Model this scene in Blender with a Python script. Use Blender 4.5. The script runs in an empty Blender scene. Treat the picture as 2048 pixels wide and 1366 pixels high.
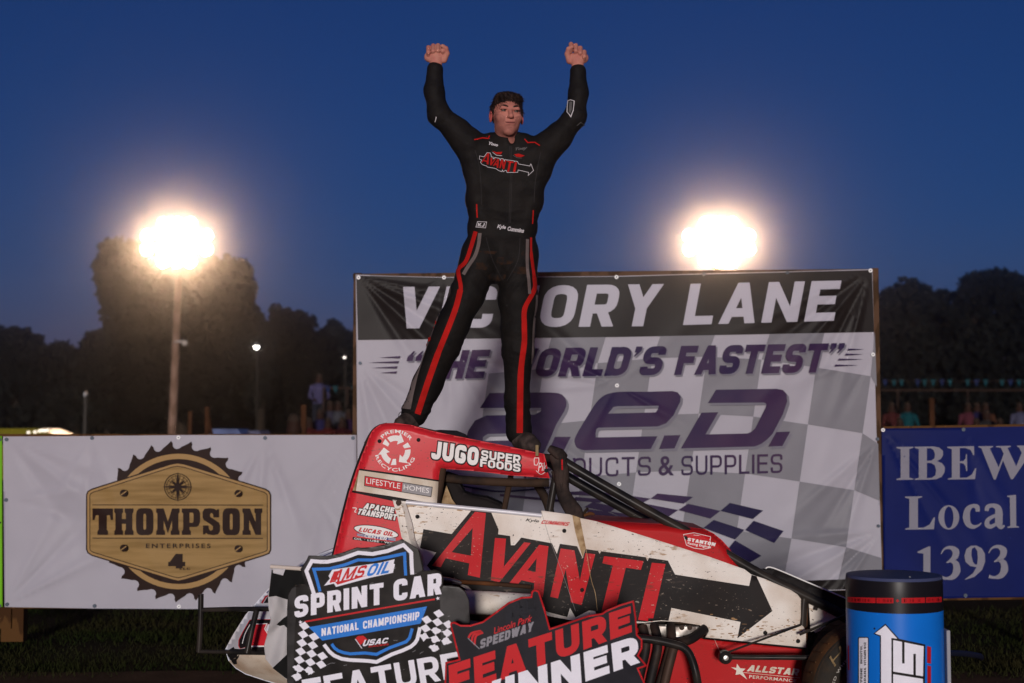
import bpy, bmesh, math, random
import numpy as np
from mathutils import Vector, Matrix, geometry, noise
from mathutils.bvhtree import BVHTree
random.seed(7); np.random.seed(7)
sc = bpy.context.scene
COL = sc.collection

# ------------------------------------------------------------ camera
FPX = 2844.4                      # focal length in photo pixels (2048 wide)
TILT = math.atan(179/FPX)
CAMZ = 1.47
cam = bpy.data.cameras.new('camera'); co = bpy.data.objects.new('camera', cam); COL.objects.link(co)
sc.camera = co
cam.lens = 50; cam.sensor_width = 36; cam.clip_start = .1; cam.clip_end = 3000
co.location = (0, 0, CAMZ); co.rotation_euler = (math.pi/2+TILT, 0, 0)
cam.dof.use_dof = True; cam.dof.focus_distance = 7.0; cam.dof.aperture_fstop = 2.5
# ------------------------------------------------------------ dusk sky
w = bpy.data.worlds.new('World'); sc.world = w; w.use_nodes = True
nt = w.node_tree
sky = nt.nodes.new('ShaderNodeTexSky'); sky.sky_type = 'NISHITA'; sky.sun_disc = False
SUN_EL, SUN_AZ = math.radians(5), math.radians(2.6)
sky.sun_elevation = SUN_EL; sky.sun_rotation = math.radians(184)
sky.ozone_density = 7; sky.dust_density = .3; sky.air_density = 1
tint = nt.nodes.new('ShaderNodeMix'); tint.data_type = 'RGBA'; tint.blend_type = 'MULTIPLY'
tint.inputs[0].default_value = 1; tint.inputs[7].default_value = (2.7, .64, .75, 1)
nt.links.new(sky.outputs[0], tint.inputs[6])
bg = nt.nodes['Background']; bg.inputs[1].default_value = .07
nt.links.new(tint.outputs[2], bg.inputs[0])
# ------------------------------------------------------------ front light
sun = bpy.data.lights.new('sun', 'SUN'); sun.energy = 2.7; sun.angle = math.radians(5); sun.color = (1, .94, .89)
so = bpy.data.objects.new('sun', sun); COL.objects.link(so)
so.rotation_euler = (math.pi/2-SUN_EL, 0, -SUN_AZ)
sc.view_settings.view_transform = 'Standard'; sc.view_settings.look = 'None'; sc.view_settings.gamma = 1; sc.view_settings.exposure = 0

# ------------------------------------------------------------ helpers
def P(px, py, Y):
    x = (px-1024)/FPX; y = (683-py)/FPX
    dy = math.cos(TILT)-math.sin(TILT)*y; dz = math.sin(TILT)+math.cos(TILT)*y
    s = Y/dy
    return Vector((x*s, Y, CAMZ+dz*s))

MATS = {}
def srgb(r, g, b):
    f = lambda c: (c/255/12.92) if c/255 < .04045 else ((c/255+.055)/1.055)**2.4
    return (f(r), f(g), f(b))
def mat(name, c=(.5,.5,.5), rough=.55, metal=0, var=.12, scale=6, spec=.22, emit=0, ecol=None, c2=None, kind='noise', bump=0, bscale=60, coat=0, thr=(.4,.6), stretch=(1,1,1), detail=4):
    if name in MATS: return MATS[name]
    if metal < .3: spec *= .22; coat *= .3
    m = bpy.data.materials.new(name); m.use_nodes = True; MATS[name] = m
    n = m.node_tree; b = n.nodes['Principled BSDF']; L = n.links.new
    b.inputs['Roughness'].default_value = rough; b.inputs['Metallic'].default_value = metal
    b.inputs['Specular IOR Level'].default_value = spec; b.inputs['Coat Weight'].default_value = coat
    tc = n.nodes.new('ShaderNodeTexCoord'); mp = n.nodes.new('ShaderNodeMapping'); L(tc.outputs['Object'], mp.inputs[0])
    mp.inputs['Scale'].default_value = stretch
    if c2 is None: c2 = tuple(x*(1-var) for x in c); thr = (.3, .7)
    if kind == 'wave':
        t = n.nodes.new('ShaderNodeTexWave'); t.inputs['Scale'].default_value = scale; t.inputs['Distortion'].default_value = 6; t.inputs['Detail'].default_value = detail
        t.bands_direction = 'Z'; fo = t.outputs['Fac']
    else:
        t = n.nodes.new('ShaderNodeTexNoise'); t.inputs['Scale'].default_value = scale; t.inputs['Detail'].default_value = detail; fo = t.outputs['Fac']
    L(mp.outputs[0], t.inputs['Vector'])
    r = n.nodes.new('ShaderNodeValToRGB'); L(fo, r.inputs[0])
    r.color_ramp.elements[0].position = thr[0]; r.color_ramp.elements[1].position = thr[1]
    r.color_ramp.elements[0].color = (*c, 1); r.color_ramp.elements[1].color = (*c2, 1)
    L(r.outputs[0], b.inputs['Base Color'])
    if bump:
        t2 = n.nodes.new('ShaderNodeTexNoise'); t2.inputs['Scale'].default_value = bscale; t2.inputs['Detail'].default_value = 4
        L(mp.outputs[0], t2.inputs['Vector'])
        bp = n.nodes.new('ShaderNodeBump'); bp.inputs['Strength'].default_value = bump; bp.inputs['Distance'].default_value = .01
        L(t2.outputs['Fac'], bp.inputs['Height']); L(bp.outputs[0], b.inputs['Normal'])
    if emit:
        b.inputs['Emission Color'].default_value = (*(ecol or c), 1); b.inputs['Emission Strength'].default_value = emit
    return m
def dirty(name, base, mud=(.2, .12, .06), dark=(.03, .025, .022), rough=.45, amount=.5, coat=.0):
    """paint with race-track mud film and small dark chips and splashes"""
    if name in MATS: return MATS[name]
    m = bpy.data.materials.new(name); m.use_nodes = True; MATS[name] = m
    n = m.node_tree; b = n.nodes['Principled BSDF']; L = n.links.new
    tc = n.nodes.new('ShaderNodeTexCoord')
    def nz(scale, det, st=(1,1,1)):
        mp = n.nodes.new('ShaderNodeMapping'); mp.inputs['Scale'].default_value = st; L(tc.outputs['Object'], mp.inputs[0])
        t = n.nodes.new('ShaderNodeTexNoise'); t.inputs['Scale'].default_value = scale; t.inputs['Detail'].default_value = det
        L(mp.outputs[0], t.inputs['Vector']); return t.outputs['Fac']
    def ramp(f, a, bb):
        r = n.nodes.new('ShaderNodeMapRange'); r.inputs[1].default_value = a; r.inputs[2].default_value = bb; L(f, r.inputs[0]); return r.outputs[0]
    def mul(a, v):
        r = n.nodes.new('ShaderNodeMath'); r.operation = 'MULTIPLY'; L(a, r.inputs[0])
        if isinstance(v, float): r.inputs[1].default_value = v
        else: L(v, r.inputs[1])
        return r.outputs[0]
    def mix(f, ca, cb):
        r = n.nodes.new('ShaderNodeMix'); r.data_type = 'RGBA'; L(f, r.inputs[0])
        for k, cc in ((6, ca), (7, cb)):
            if isinstance(cc, tuple): r.inputs[k].default_value = (*cc, 1)
            else: L(cc, r.inputs[k])
        return r.outputs[2]
    film = mul(ramp(nz(4, 6), .45, .8), float(amount))
    c = mix(film, base, mud)
    patch = ramp(nz(3.2, 3), .47, .62)
    splash = mul(ramp(nz(48, 4, (.4, 1, 1.5)), .60, .65), mul(patch, .9))
    c = mix(splash, c, mud)
    chips = mul(ramp(nz(105, 2, (.6, 1, 1.2)), .67, .70), ramp(nz(5, 2), .42, .58))
    c = mix(chips, c, dark)
    L(c, b.inputs['Base Color'])
    rr = n.nodes.new('ShaderNodeMapRange'); rr.inputs[3].default_value = rough; rr.inputs[4].default_value = .8
    L(film, rr.inputs[0]); L(rr.outputs[0], b.inputs['Roughness']); b.inputs['Coat Weight'].default_value = coat*.3; b.inputs['Specular IOR Level'].default_value = .07
    return m

def mesh_obj(name, verts, faces, mats, parent=None, fm=None, smooth=False):
    me = bpy.data.meshes.new(name)
    me.from_pydata([tuple(v) for v in verts], [], [tuple(int(i) for i in f) for f in faces])
    for m in (mats if isinstance(mats, (list, tuple)) else [mats]): me.materials.append(m)
    if fm is not None: me.polygons.foreach_set('material_index', np.asarray(fm, dtype=np.int32))
    if smooth: me.polygons.foreach_set('use_smooth', np.ones(len(me.polygons), dtype=bool))
    me.update()
    o = bpy.data.objects.new(name, me); COL.objects.link(o)
    if parent is not None: o.parent = parent; o.matrix_parent_inverse = Matrix.Translation(-parent.location) if parent.type == 'EMPTY' else Matrix.Identity(4)
    return o
def tag(o, label=None, cat=None, group=None, kind=None):
    if label: o['label'] = label
    if cat: o['category'] = cat
    if group: o['group'] = group
    if kind: o['kind'] = kind
    return o
def thing(name, loc, label, cat, group=None):
    o = bpy.data.objects.new(name, None); COL.objects.link(o); o.location = loc; o.empty_display_size = .1
    return tag(o, label, cat, group)

class MB:
    """collects boxes, tubes and prisms into one mesh"""
    def __init__(s): s.v = []; s.f = []; s.m = []; s.mats = []
    def mi(s, m):
        if m not in s.mats: s.mats.append(m)
        return s.mats.index(m)
    def add(s, v, f, m):
        o = len(s.v); s.v += [Vector(x) for x in v]; s.f += [tuple(i+o for i in q) for q in f]; s.m += [s.mi(m)]*len(f); return s
    def box(s, a, b, m, ch=0.0):
        x0, x1 = sorted((a[0], b[0])); y0, y1 = sorted((a[1], b[1])); z0, z1 = sorted((a[2], b[2]))
        bm = bmesh.new(); bmesh.ops.create_cube(bm, size=1, matrix=Matrix.Translation(((x0+x1)/2, (y0+y1)/2, (z0+z1)/2)) @ Matrix.Diagonal((x1-x0, y1-y0, z1-z0, 1)))
        if ch: bmesh.ops.bevel(bm, geom=bm.edges[:], offset=ch, segments=2, profile=.5, affect='EDGES')
        return s.bm(bm, m)
    def bm(s, bm, m):
        bm.verts.index_update(); s.add([v.co.copy() for v in bm.verts], [[v.index for v in f.verts] for f in bm.faces], m); bm.free(); return s
    def tube(s, pts, r, m, n=12, smooth_n=6, caps=True):
        pts = [Vector(p) for p in pts]
        rs = r if isinstance(r, (list, tuple)) else [r]*len(pts)
        if len(pts) > 2 and smooth_n > 1:
            q = []; qr = []
            for i in range(len(pts)-1):
                p0 = pts[max(i-1, 0)]; p1 = pts[i]; p2 = pts[i+1]; p3 = pts[min(i+2, len(pts)-1)]
                for k in range(smooth_n):
                    t = k/smooth_n
                    q.append(.5*((2*p1)+(p2-p0)*t+(2*p0-5*p1+4*p2-p3)*t*t+(3*p1-p0-3*p2+p3)*t**3)); qr.append(rs[i]*(1-t)+rs[i+1]*t)
            q.append(pts[-1]); qr.append(rs[-1]); pts, rs = q, qr
        vs = []; fs = []
        up = Vector((0, 0, 1)); d0 = (pts[1]-pts[0]).normalized()
        if abs(d0.dot(up)) > .95: up = Vector((0, 1, 0))
        u = d0.cross(up).normalized()
        for i, p in enumerate(pts):
            d = (pts[min(i+1, len(pts)-1)]-pts[max(i-1, 0)]).normalized()
            u = (u-d*u.dot(d)).normalized(); v = d.cross(u)
            for k in range(n):
                a = 2*math.pi*k/n; vs.append(p+(u*math.cos(a)+v*math.sin(a))*rs[i])
        for i in range(len(pts)-1):
            for k in range(n):
                fs.append((i*n+k, i*n+(k+1) % n, (i+1)*n+(k+1) % n, (i+1)*n+k))
        if caps: fs += [tuple(range(n))[::-1], tuple(range((len(pts)-1)*n, len(pts)*n))]
        return s.add(vs, fs, m)
    def lathe(s, prof, centre, m, axis='Z', n=32):
        vs = []; fs = []; c = Vector(centre)
        for r, h in prof:
            for k in range(n):
                a = 2*math.pi*k/n
                if axis == 'Z': vs.append(c+Vector((r*math.cos(a), r*math.sin(a), h)))
                elif axis == 'Y': vs.append(c+Vector((r*math.cos(a), h, r*math.sin(a))))
                else: vs.append(c+Vector((h, r*math.cos(a), r*math.sin(a))))
        for i in range(len(prof)-1):
            for k in range(n): fs.append((i*n+k, i*n+(k+1) % n, (i+1)*n+(k+1) % n, (i+1)*n+k))
        if prof[0][0] > 1e-6: fs.append(tuple(range(n)))
        if prof[-1][0] > 1e-6: fs.append(tuple(range((len(prof)-1)*n, len(prof)*n)))
        return s.add(vs, fs, m)
    def build(s, name, parent=None, smooth=False):
        o = mesh_obj(name, s.v, s.f, s.mats, parent, s.m, smooth)
        if smooth:
            try: o.data.set_sharp_from_angle(angle=math.radians(40))
            except Exception: pass
        return o

# ---- flat 2-D shapes in photo pixels
def poly(pts, holes=()):
    loops = [[Vector((x, y, 0)) for x, y in l] for l in [pts, *holes]]
    t = geometry.tessellate_polygon(loops)
    v = [(p.x, p.y) for l in loops for p in l]
    return v, [tuple(q) for q in t]
def merge(*sh):
    V = []; F = []
    for v, f in (sh[0] if len(sh) == 1 and isinstance(sh[0], list) else sh):
        o = len(V); V += list(v); F += [tuple(i+o for i in q) for q in f]
    return V, F
def stroke(pts, wd, closed=False):
    n = len(pts); L = []; R = []
    ws = wd if isinstance(wd, (list, tuple)) else [wd]*n
    for i in range(n):
        a = Vector(pts[(i-1) % n] if (closed or i) else pts[0]); b = Vector(pts[i]); c = Vector(pts[(i+1) % n] if (closed or i < n-1) else pts[-1])
        d1 = (b-a).normalized() if (b-a).length > 1e-6 else (c-b).normalized()
        d2 = (c-b).normalized() if (c-b).length > 1e-6 else d1
        t = (d1+d2); t = t.normalized() if t.length > 1e-6 else d1
        nn = Vector((-t.y, t.x)); k = ws[i]/2/max(.35, nn.dot(Vector((-d1.y, d1.x))))
        L.append(tuple(b+nn*k)); R.append(tuple(b-nn*k))
    V = L+R; F = []
    for i in range(n if closed else n-1):
        j = (i+1) % n; F.append((i, j, n+j, n+i))
    return V, F
def smoothline(pts, k=6, closed=False):
    out = []; n = len(pts); P_ = [Vector(p) for p in pts]
    rng = range(n if closed else n-1)
    for i in rng:
        g = (lambda j: P_[j % n]) if closed else (lambda j: P_[min(max(j, 0), n-1)])
        p0, p1, p2, p3 = g(i-1), g(i), g(i+1), g(i+2)
        for q in range(k):
            t = q/k; out.append(tuple(.5*((2*p1)+(p2-p0)*t+(2*p0-5*p1+4*p2-p3)*t*t+(3*p1-p0-3*p2+p3)*t**3)))
    if not closed: out.append(tuple(P_[-1]))
    return out
def circle(cx, cy, r, n=32, ry=None):
    ry = ry or r
    return [(cx+r*math.cos(2*math.pi*i/n), cy+ry*math.sin(2*math.pi*i/n)) for i in range(n)]
def inset(pts, d):
    n = len(pts); A = sum(pts[i][0]*pts[(i+1) % n][1]-pts[(i+1) % n][0]*pts[i][1] for i in range(n)); s = 1 if A > 0 else -1
    out = []
    for i in range(n):
        a, b, c = Vector(pts[i-1]), Vector(pts[i]), Vector(pts[(i+1) % n])
        d1 = (b-a).normalized(); d2 = (c-b).normalized(); n1 = Vector((-d1.y, d1.x))*s; n2 = Vector((-d2.y, d2.x))*s
        m = n1+n2; m = m.normalized() if m.length > 1e-5 else n1
        out.append(tuple(b+m*d/max(.5, m.dot(n1))))
    return out
_tc = {}
def glyphs(s, bold=0.0, shear=0.0, space=1.0):
    k = (s, bold, shear, space)
    if k in _tc: return _tc[k]
    c = bpy.data.curves.new('lettering_source', 'FONT'); c.body = s; c.size = 1; c.offset = bold; c.shear = shear; c.space_character = space; c.resolution_u = 4
    c.dimensions = '2D'; c.fill_mode = 'BOTH'
    o = bpy.data.objects.new('lettering_source', c); COL.objects.link(o)
    dg = bpy.context.evaluated_depsgraph_get()
    me = bpy.data.meshes.new_from_object(o.evaluated_get(dg))
    v = [(p.co.x, p.co.y) for p in me.vertices]; f = [tuple(p.vertices) for p in me.polygons]
    bpy.data.objects.remove(o); bpy.data.curves.remove(c); bpy.data.meshes.remove(me)
    _tc[k] = (v, f); return v, f
def txt(s, quad, bold=0.0, shear=0.0, space=1.0, cap=True, grow=0.0):
    """lettering fitted into a pixel quad TL,TR,BR,BL; grow adds an outline in em units"""
    v0, f0 = glyphs(s, bold, shear, space)
    v, f = (v0, f0) if not grow else glyphs(s, bold+grow, shear, space)
    xs = [p[0] for p in v0]; ys = [p[1] for p in v0]
    x0, x1, y0, y1 = min(xs), max(xs), min(ys), max(ys)
    if cap: y0 = 0 if y0 > -.05 else y0
    TL, TR, BR, BL = [Vector(q) for q in quad]
    out = []
    for x, y in v:
        a = (x-x0)/(x1-x0); b = (y-y0)/(y1-y0)
        out.append(tuple((BL*(1-a)+BR*a)*(1-b)+(TL*(1-a)+TR*a)*b))
    return split(out, f) if bold+grow > .012 else (out, f)
def split(v, f):
    V = []; F = []
    for i, q in enumerate(f):
        o = len(V); V += [(*v[k][:2], (i*7 % 11)*2e-5) for k in q]; F.append(tuple(range(o, o+len(q))))
    return V, F
def rect(x0, y0, x1, y1): return [(x0, y0), (x1, y0), (x1, y1), (x0, y1)]
def arctext(s, cx, cy, r, a0, a1, h, bold=0.0, inward=False, shear=0, space=1.1, grow=0, wscale=None):
    """text along a circle in pixels; angles in degrees clockwise from 12 o'clock"""
    v0, f0 = glyphs(s, bold, shear, space); v, f = (v0, f0) if not grow else glyphs(s, bold+grow, shear, space)
    xs = [p[0] for p in v0]; x0, x1 = min(xs), max(xs); y1 = max(p[1] for p in v0)
    out = []
    for x, y in v:
        t = (x-x0)/(x1-x0); a = math.radians(a0+(a1-a0)*t); rr = r+(y/y1*h if not inward else -y/y1*h)
        out.append((cx+rr*math.sin(a), cy-rr*math.cos(a)))
    return split(out, f)
def star(cx, cy, r, rot=0, k=.42, n=5):
    return [(cx+(r if i % 2 == 0 else r*k)*math.sin(math.radians(rot)+math.pi*i/n), cy-(r if i % 2 == 0 else r*k)*math.cos(math.radians(rot)+math.pi*i/n)) for i in range(2*n)]

# ---- heavy block lettering drawn from strokes, unit height
def rpath(pts, r, closed=False, k=5):
    out = []; n = len(pts)
    for i in range(n):
        b = Vector(pts[i])
        if not closed and i in (0, n-1): out.append(tuple(b)); continue
        a = Vector(pts[i-1]); c = Vector(pts[(i+1) % n]); l = min(r, (a-b).length*.5, (c-b).length*.5)
        p = b+(a-b).normalized()*l; q = b+(c-b).normalized()*l
        for j in range(k+1):
            t = j/k; out.append(tuple(p*(1-t)**2+b*2*t*(1-t)+q*t*t))
    return out
def block(ch, w=.62, t=.2, r=.26):
    h = t/2; S = []; tv = t*1.08
    bar = lambda x0, x1, y: S.append(([(x0, y-h), (x1, y-h), (x1, y+h), (x0, y+h)], [(0, 1, 2, 3)]))
    ver = lambda x, y0, y1: S.append(([(x, y0), (x+tv, y0), (x+tv, y1), (x, y1)], [(0, 1, 2, 3)]))
    dia = lambda x0, y0, x1, y1, ww=tv: S.append(([(x0, y0), (x0+ww, y0), (x1+ww, y1), (x1, y1)], [(0, 1, 2, 3)]))
    pth = lambda p, c=False, rr=r: S.append(stroke(rpath(p, rr, c), t, c))
    if ch == 'I': ver(0, 0, 1); w = tv
    elif ch == ' ': w = .3
    elif ch == 'L': w *= .88; ver(0, 0, 1); bar(tv, w, h)
    elif ch in 'EF':
        w *= .92; ver(0, 0, 1); bar(tv, w, 1-h); bar(tv, w*.93, .52)
        if ch == 'E': bar(tv, w, h)
    elif ch == 'T': bar(0, w, 1-h); ver((w-tv)/2, 0, 1-t)
    elif ch == 'H': ver(0, 0, 1); ver(w-tv, 0, 1); bar(tv, w-tv, .5)
    elif ch == 'O': pth([(h, h), (w-h, h), (w-h, 1-h), (h, 1-h)], True)
    elif ch == 'Q': pth([(h, h), (w-h, h), (w-h, 1-h), (h, 1-h)], True)
    elif ch == 'D': pth([(h, h), (w-h, h), (w-h, 1-h), (h, 1-h)], True); S.append(([(0, 0), (t, 0), (t, t), (0, t)], [(0, 1, 2, 3)])); S.append(([(0, 1-t), (t, 1-t), (t, 1), (0, 1)], [(0, 1, 2, 3)]))
    elif ch == 'C': pth([(w-h, .33), (w-h, h), (h, h), (h, 1-h), (w-h, 1-h), (w-h, .67)])
    elif ch == 'G': pth([(w*.52, .46), (w-h, .46), (w-h, h), (h, h), (h, 1-h), (w-h, 1-h), (w-h, .69)], rr=r*.8)
    elif ch == 'S': pth([(h, .3), (h, h), (w-h, h), (w-h, .5), (h, .5), (h, 1-h), (w-h, 1-h), (w-h, .7)], rr=r*.85)
    elif ch == 'U': pth([(h, 1), (h, h), (w-h, h), (w-h, 1)])
    elif ch == 'J': w *= .85; pth([(w-h, 1), (w-h, h), (h, h), (h, .33)])
    elif ch in 'PR':
        ver(0, 0, 1); y = .42; pth([(tv, 1-h), (w-h, 1-h), (w-h, y), (tv, y)], rr=r*.8)
        if ch == 'R': dia(w-tv*.98, 0, w*.42, y-h*.5)
    elif ch == 'B':
        ver(0, 0, 1); pth([(tv, 1-h), (w*.95-h, 1-h), (w*.95-h, .52), (tv, .52)], rr=r*.7); pth([(tv, .5), (w-h, .5), (w-h, h), (tv, h)], rr=r*.7)
    elif ch == 'A': w *= 1.12; dia(0, 0, w/2-tv*.55, 1); dia(w-tv, 0, w/2-tv*.45, 1); bar(w*.22, w*.78, .27)
    elif ch == 'V': w *= 1.08; dia(w/2-tv*.55, 0, 0, 1); dia(w/2-tv*.45, 0, w-tv, 1)
    elif ch == 'Y': w *= 1.05; dia(w/2-tv*.5, .42, 0, 1); dia(w/2-tv*.5, .42, w-tv, 1); ver(w/2-tv*.5, 0, .42)
    elif ch == 'N': w *= 1.05; w *= 1.06; ver(0, 0, 1); ver(w-tv, 0, 1); dia(w-tv*1.02, 0, tv*.02, 1, tv*.98)
    elif ch == 'M': w *= 1.3; ver(0, 0, 1); ver(w-tv, 0, 1); dia(w/2-tv*.5, .1, 0, 1); dia(w/2-tv*.5, .1, w-tv, 1)
    elif ch == 'W': w *= 1.5; q = (w-tv)/4; dia(q, 0, 0, 1); dia(q, 0, 2*q, 1); dia(3*q, 0, 2*q, 1); dia(3*q, 0, 4*q, 1)
    elif ch == 'K': ver(0, 0, 1); dia(tv*.7, .38, w-tv, 1); dia(w-tv, 0, tv*1.1, .62)
    elif ch == 'X': dia(0, 0, w-tv, 1); dia(w-tv, 0, 0, 1)
    elif ch == 'Z': bar(0, w, 1-h); bar(0, w, h); dia(0, t, w-tv, 1-t)
    elif ch == '1': w *= .6; ver(w-tv, 0, 1); dia(0, .72, w-tv, 1)
    elif ch == '2': pth([(h, .7), (h, 1-h), (w-h, 1-h), (w-h, .55), (h, .4), (h, h), (w, h)], rr=r*.7)
    elif ch == '4': ver(w*.85-tv, 0, 1); bar(0, w, .3); dia(0, .3, w*.85-tv, 1)
    elif ch in '\u2019\u201c\u201d':
        n = 1 if ch == '\u2019' else 2; w = tv*.9*n+(.06 if n > 1 else 0)
        for i in range(n):
            x = i*(tv*.9+.06); S.append(([(x, 1), (x+tv*.8, 1), (x+tv*.8, .85), (x+tv*.2, .66), (x, .66), (x+tv*.25, .8), (x, .8)][:7] if ch != '\u201c' else [(x+tv*.8, .66), (x, .66), (x, .81), (x+tv*.6, 1), (x+tv*.8, 1), (x+tv*.55, .86), (x+tv*.8, .86)], [(0, 1, 2, 5, 6), (2, 3, 4, 5)] if 0 else [(0, 1, 2, 3, 4, 5, 6)]))
    else: w = .3
    return S, w
def blk(s, quad, t=.2, w=.62, shear=0.0, gap=.1, grow=0.0, r=.26):
    """block lettering in a pixel quad TL,TR,BR,BL; grow thickens every stroke (an outline laid under it)"""
    items = []; x = 0
    for ch in s:
        S, ww = block(ch, w, t, r)
        items.append((S, x)); x += ww+gap
    tot = x-gap; V = []; F = []; k = 0
    TL, TR, BR, BL = [Vector(q) for q in quad]
    e0 = min(0, shear); e1 = tot+max(0, shear)
    for S, ox in items:
        for v, f in S:
            k += 1
            if grow:
                # thicken by pushing every face outwards as a small convex hull
                nv = []; nf = []
                for q in f:
                    pts = [v[i] for i in q]; o = len(nv)
                    A = sum(pts[i][0]*pts[(i+1) % len(pts)][1]-pts[(i+1) % len(pts)][0]*pts[i][1] for i in range(len(pts)))
                    if abs(A) < 1e-7: continue
                    nv += inset(pts, -grow); nf.append(tuple(range(o, o+len(pts))))
                v, f = nv, nf
            for fi, q in enumerate(f):
                o = len(V); z = ((k*5+fi*3) % 17)*1.5e-5
                for i in q:
                    X, Y_ = v[i]; X = X+ox+shear*Y_; a = (X-e0)/(e1-e0)
                    p = (BL*(1-a)+BR*a)*(1-Y_)+(TL*(1-a)+TR*a)*Y_
                    V.append((p.x, p.y, z))
                F.append(tuple(range(o, o+len(q))))
    return V, F

def cut(shape, step):
    v, f = shape
    bm = bmesh.new(); bv = [bm.verts.new((*p, 0)[:3]) for p in v]
    for q in f:
        try: bm.faces.new([bv[i] for i in q])
        except Exception: pass
    xs = [p[0] for p in v]; ys = [p[1] for p in v]
    for ax, lo, hi in ((0, min(xs), max(xs)), (1, min(ys), max(ys))):
        t = math.ceil(lo/step)*step
        while t < hi:
            co_ = [0, 0, 0]; co_[ax] = t; no = [0, 0, 0]; no[ax] = 1
            bmesh.ops.bisect_plane(bm, geom=bm.verts[:]+bm.edges[:]+bm.faces[:], dist=1e-4, plane_co=co_, plane_no=no)
            t += step
    bmesh.ops.triangulate(bm, faces=bm.faces[:])
    bm.verts.index_update()
    r = ([tuple(p.co) for p in bm.verts], [tuple(p.index for p in q.verts) for q in bm.faces]); bm.free(); return r

def edge_dist(pts, q):
    A = np.array(pts, float); B = np.roll(A, -1, 0); q = np.asarray(q, float)
    best = np.full(len(q), 1e9)
    for a, b in zip(A, B):
        ab = b-a; t = np.clip(((q-a)@ab)/max(ab@ab, 1e-9), 0, 1); d = np.linalg.norm(q-(a+t[:, None]*ab), axis=1); best = np.minimum(best, d)
    return best
def inside(pts, x, y):
    c = False; n = len(pts)
    for i in range(n):
        x1, y1 = pts[i]; x2, y2 = pts[i-1]
        if (y1 > y) != (y2 > y) and x < (x2-x1)*(y-y1)/(y2-y1)+x1: c = not c
    return c
class Sheet:
    """a real sheet or panel: outline given in pixels on the plane Y, own thickness, surface relief in metres towards the camera"""
    def __init__(s, outline, Y, thick=.01, relief=None, rnd=0, rdepth=0, step=12, slope=None):
        s.o = outline; s.Y = Y; s.t = thick; s.rel = relief; s.rnd = rnd; s.rd = rdepth; s.step = step; s.slope = slope
    def map(s, uv, off=0.0):
        uv = np.array([(*p, 0)[:3] for p in uv], float); off = uv[:, 2]+off; uv = uv[:, :2]; d = np.zeros(len(uv))
        if s.rel: d = d+s.rel(uv[:, 0], uv[:, 1])
        if s.rnd:
            e = edge_dist(s.o, uv); k = np.clip(1-e/s.rnd, 0, 1); d = d-s.rd*k**2.3
        Y0 = np.full(len(uv), s.Y)
        if s.slope: Y0 = Y0+s.slope(uv[:, 0], uv[:, 1])
        return [P(u, v, Y0[i]-d[i]-off[i]) for i, (u, v) in enumerate(uv)]
    def build(s, name, m, parent=None, smooth=True, holes=(), backrnd=False):
        v, f = cut(poly(s.o, holes), s.step)
        F_ = s.map(v); n = len(v)
        if backrnd and s.rnd:
            base = Sheet(s.o, s.Y, s.t, s.rel, 0, 0, s.step, s.slope).map(v)
            B_ = [Vector((p.x, b.y+s.t-(p.y-b.y)*1.0, p.z)) for p, b in zip(F_, base)]
        else: B_ = [p+Vector((0, s.t, 0)) for p in F_]
        cnt = {}
        for q in f:
            for i in range(3):
                e = (q[i], q[(i+1) % 3]); k = tuple(sorted(e)); cnt[k] = (cnt.get(k, (0,))[0]+1, e)
        sd = [(e[1], e[0], e[0]+n, e[1]+n) for c, e in cnt.values() if c == 1]
        fl = []; A = F_
        for q in f:
            nn = (A[q[1]]-A[q[0]]).cross(A[q[2]]-A[q[0]])
            fl.append(q if nn.y < 0 else q[::-1])
        faces = fl+[tuple(i+n for i in q[::-1]) for q in fl]+sd
        o = mesh_obj(name, F_+B_, faces, m, parent)
        me = o.data
        if smooth:
            sm = np.zeros(len(faces), bool); sm[:2*len(fl)] = True; me.polygons.foreach_set('use_smooth', sm)
        return o
class Decals:
    def __init__(s, sheet, step=None, base=.0015, inc=.00025):
        s.sh = sheet; s.step = step or sheet.step; s.v = []; s.f = []; s.m = []; s.mats = []; s.k = 0; s.base = base; s.inc = inc
    def add(s, shape, m, same=False):
        if not same: s.k += 1
        v, f = cut(shape, s.step) if s.step else shape
        if not f: return s
        W = s.sh.map(v, s.base+s.k*s.inc); o = len(s.v); s.v += W
        if m not in s.mats: s.mats.append(m)
        mi = s.mats.index(m)
        for q in f:
            nn = (W[q[1]]-W[q[0]]).cross(W[q[2]]-W[q[0]])
            q = q if nn.y < 0 else q[::-1]
            s.f.append(tuple(i+o for i in q)); s.m.append(mi)
        return s
    def build(s, name, parent): return mesh_obj(name, s.v, s.f, s.mats, parent, s.m, smooth=True)
# ================================================================ materials
W_VINYL = mat('vinyl_white', (.37,.355,.405), .42, var=.08, scale=3, spec=.36)
K_VINYL = mat('vinyl_charcoal', (.014,.011,.011), .42, var=.3, scale=5, spec=.34)
T_VINYL = mat('vinyl_letter_white', (.41,.395,.455), .42, var=.05, scale=3, spec=.36)
G_VINYL = mat('vinyl_grey_check', (.19,.187,.212), .42, var=.1, scale=4, spec=.36)
PURPLE = mat('print_purple', (.022,.013,.052), .45, c2=(.05,.025,.064), scale=2.2, spec=.24, thr=(.35,.65))
PURPLE2 = mat('print_deep_purple', (.012,.008,.045), .42, var=.2)
SHAD = mat('print_soft_grey', (.17,.165,.2), .5)
NAVY = mat('vinyl_navy', (.006,.012,.095), .4, var=.2, scale=3, spec=.22)
SERIF = mat('print_pale_lilac', (.21,.205,.25), .5, var=.06)
GREENV = mat('vinyl_lime', (.16,.42,.02), .4)
WOOD = mat('timber_brown', (.085,.04,.014), .75, c2=(.045,.02,.008), kind='wave', scale=1.4, stretch=(6,6,.6), bump=.3)
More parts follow.
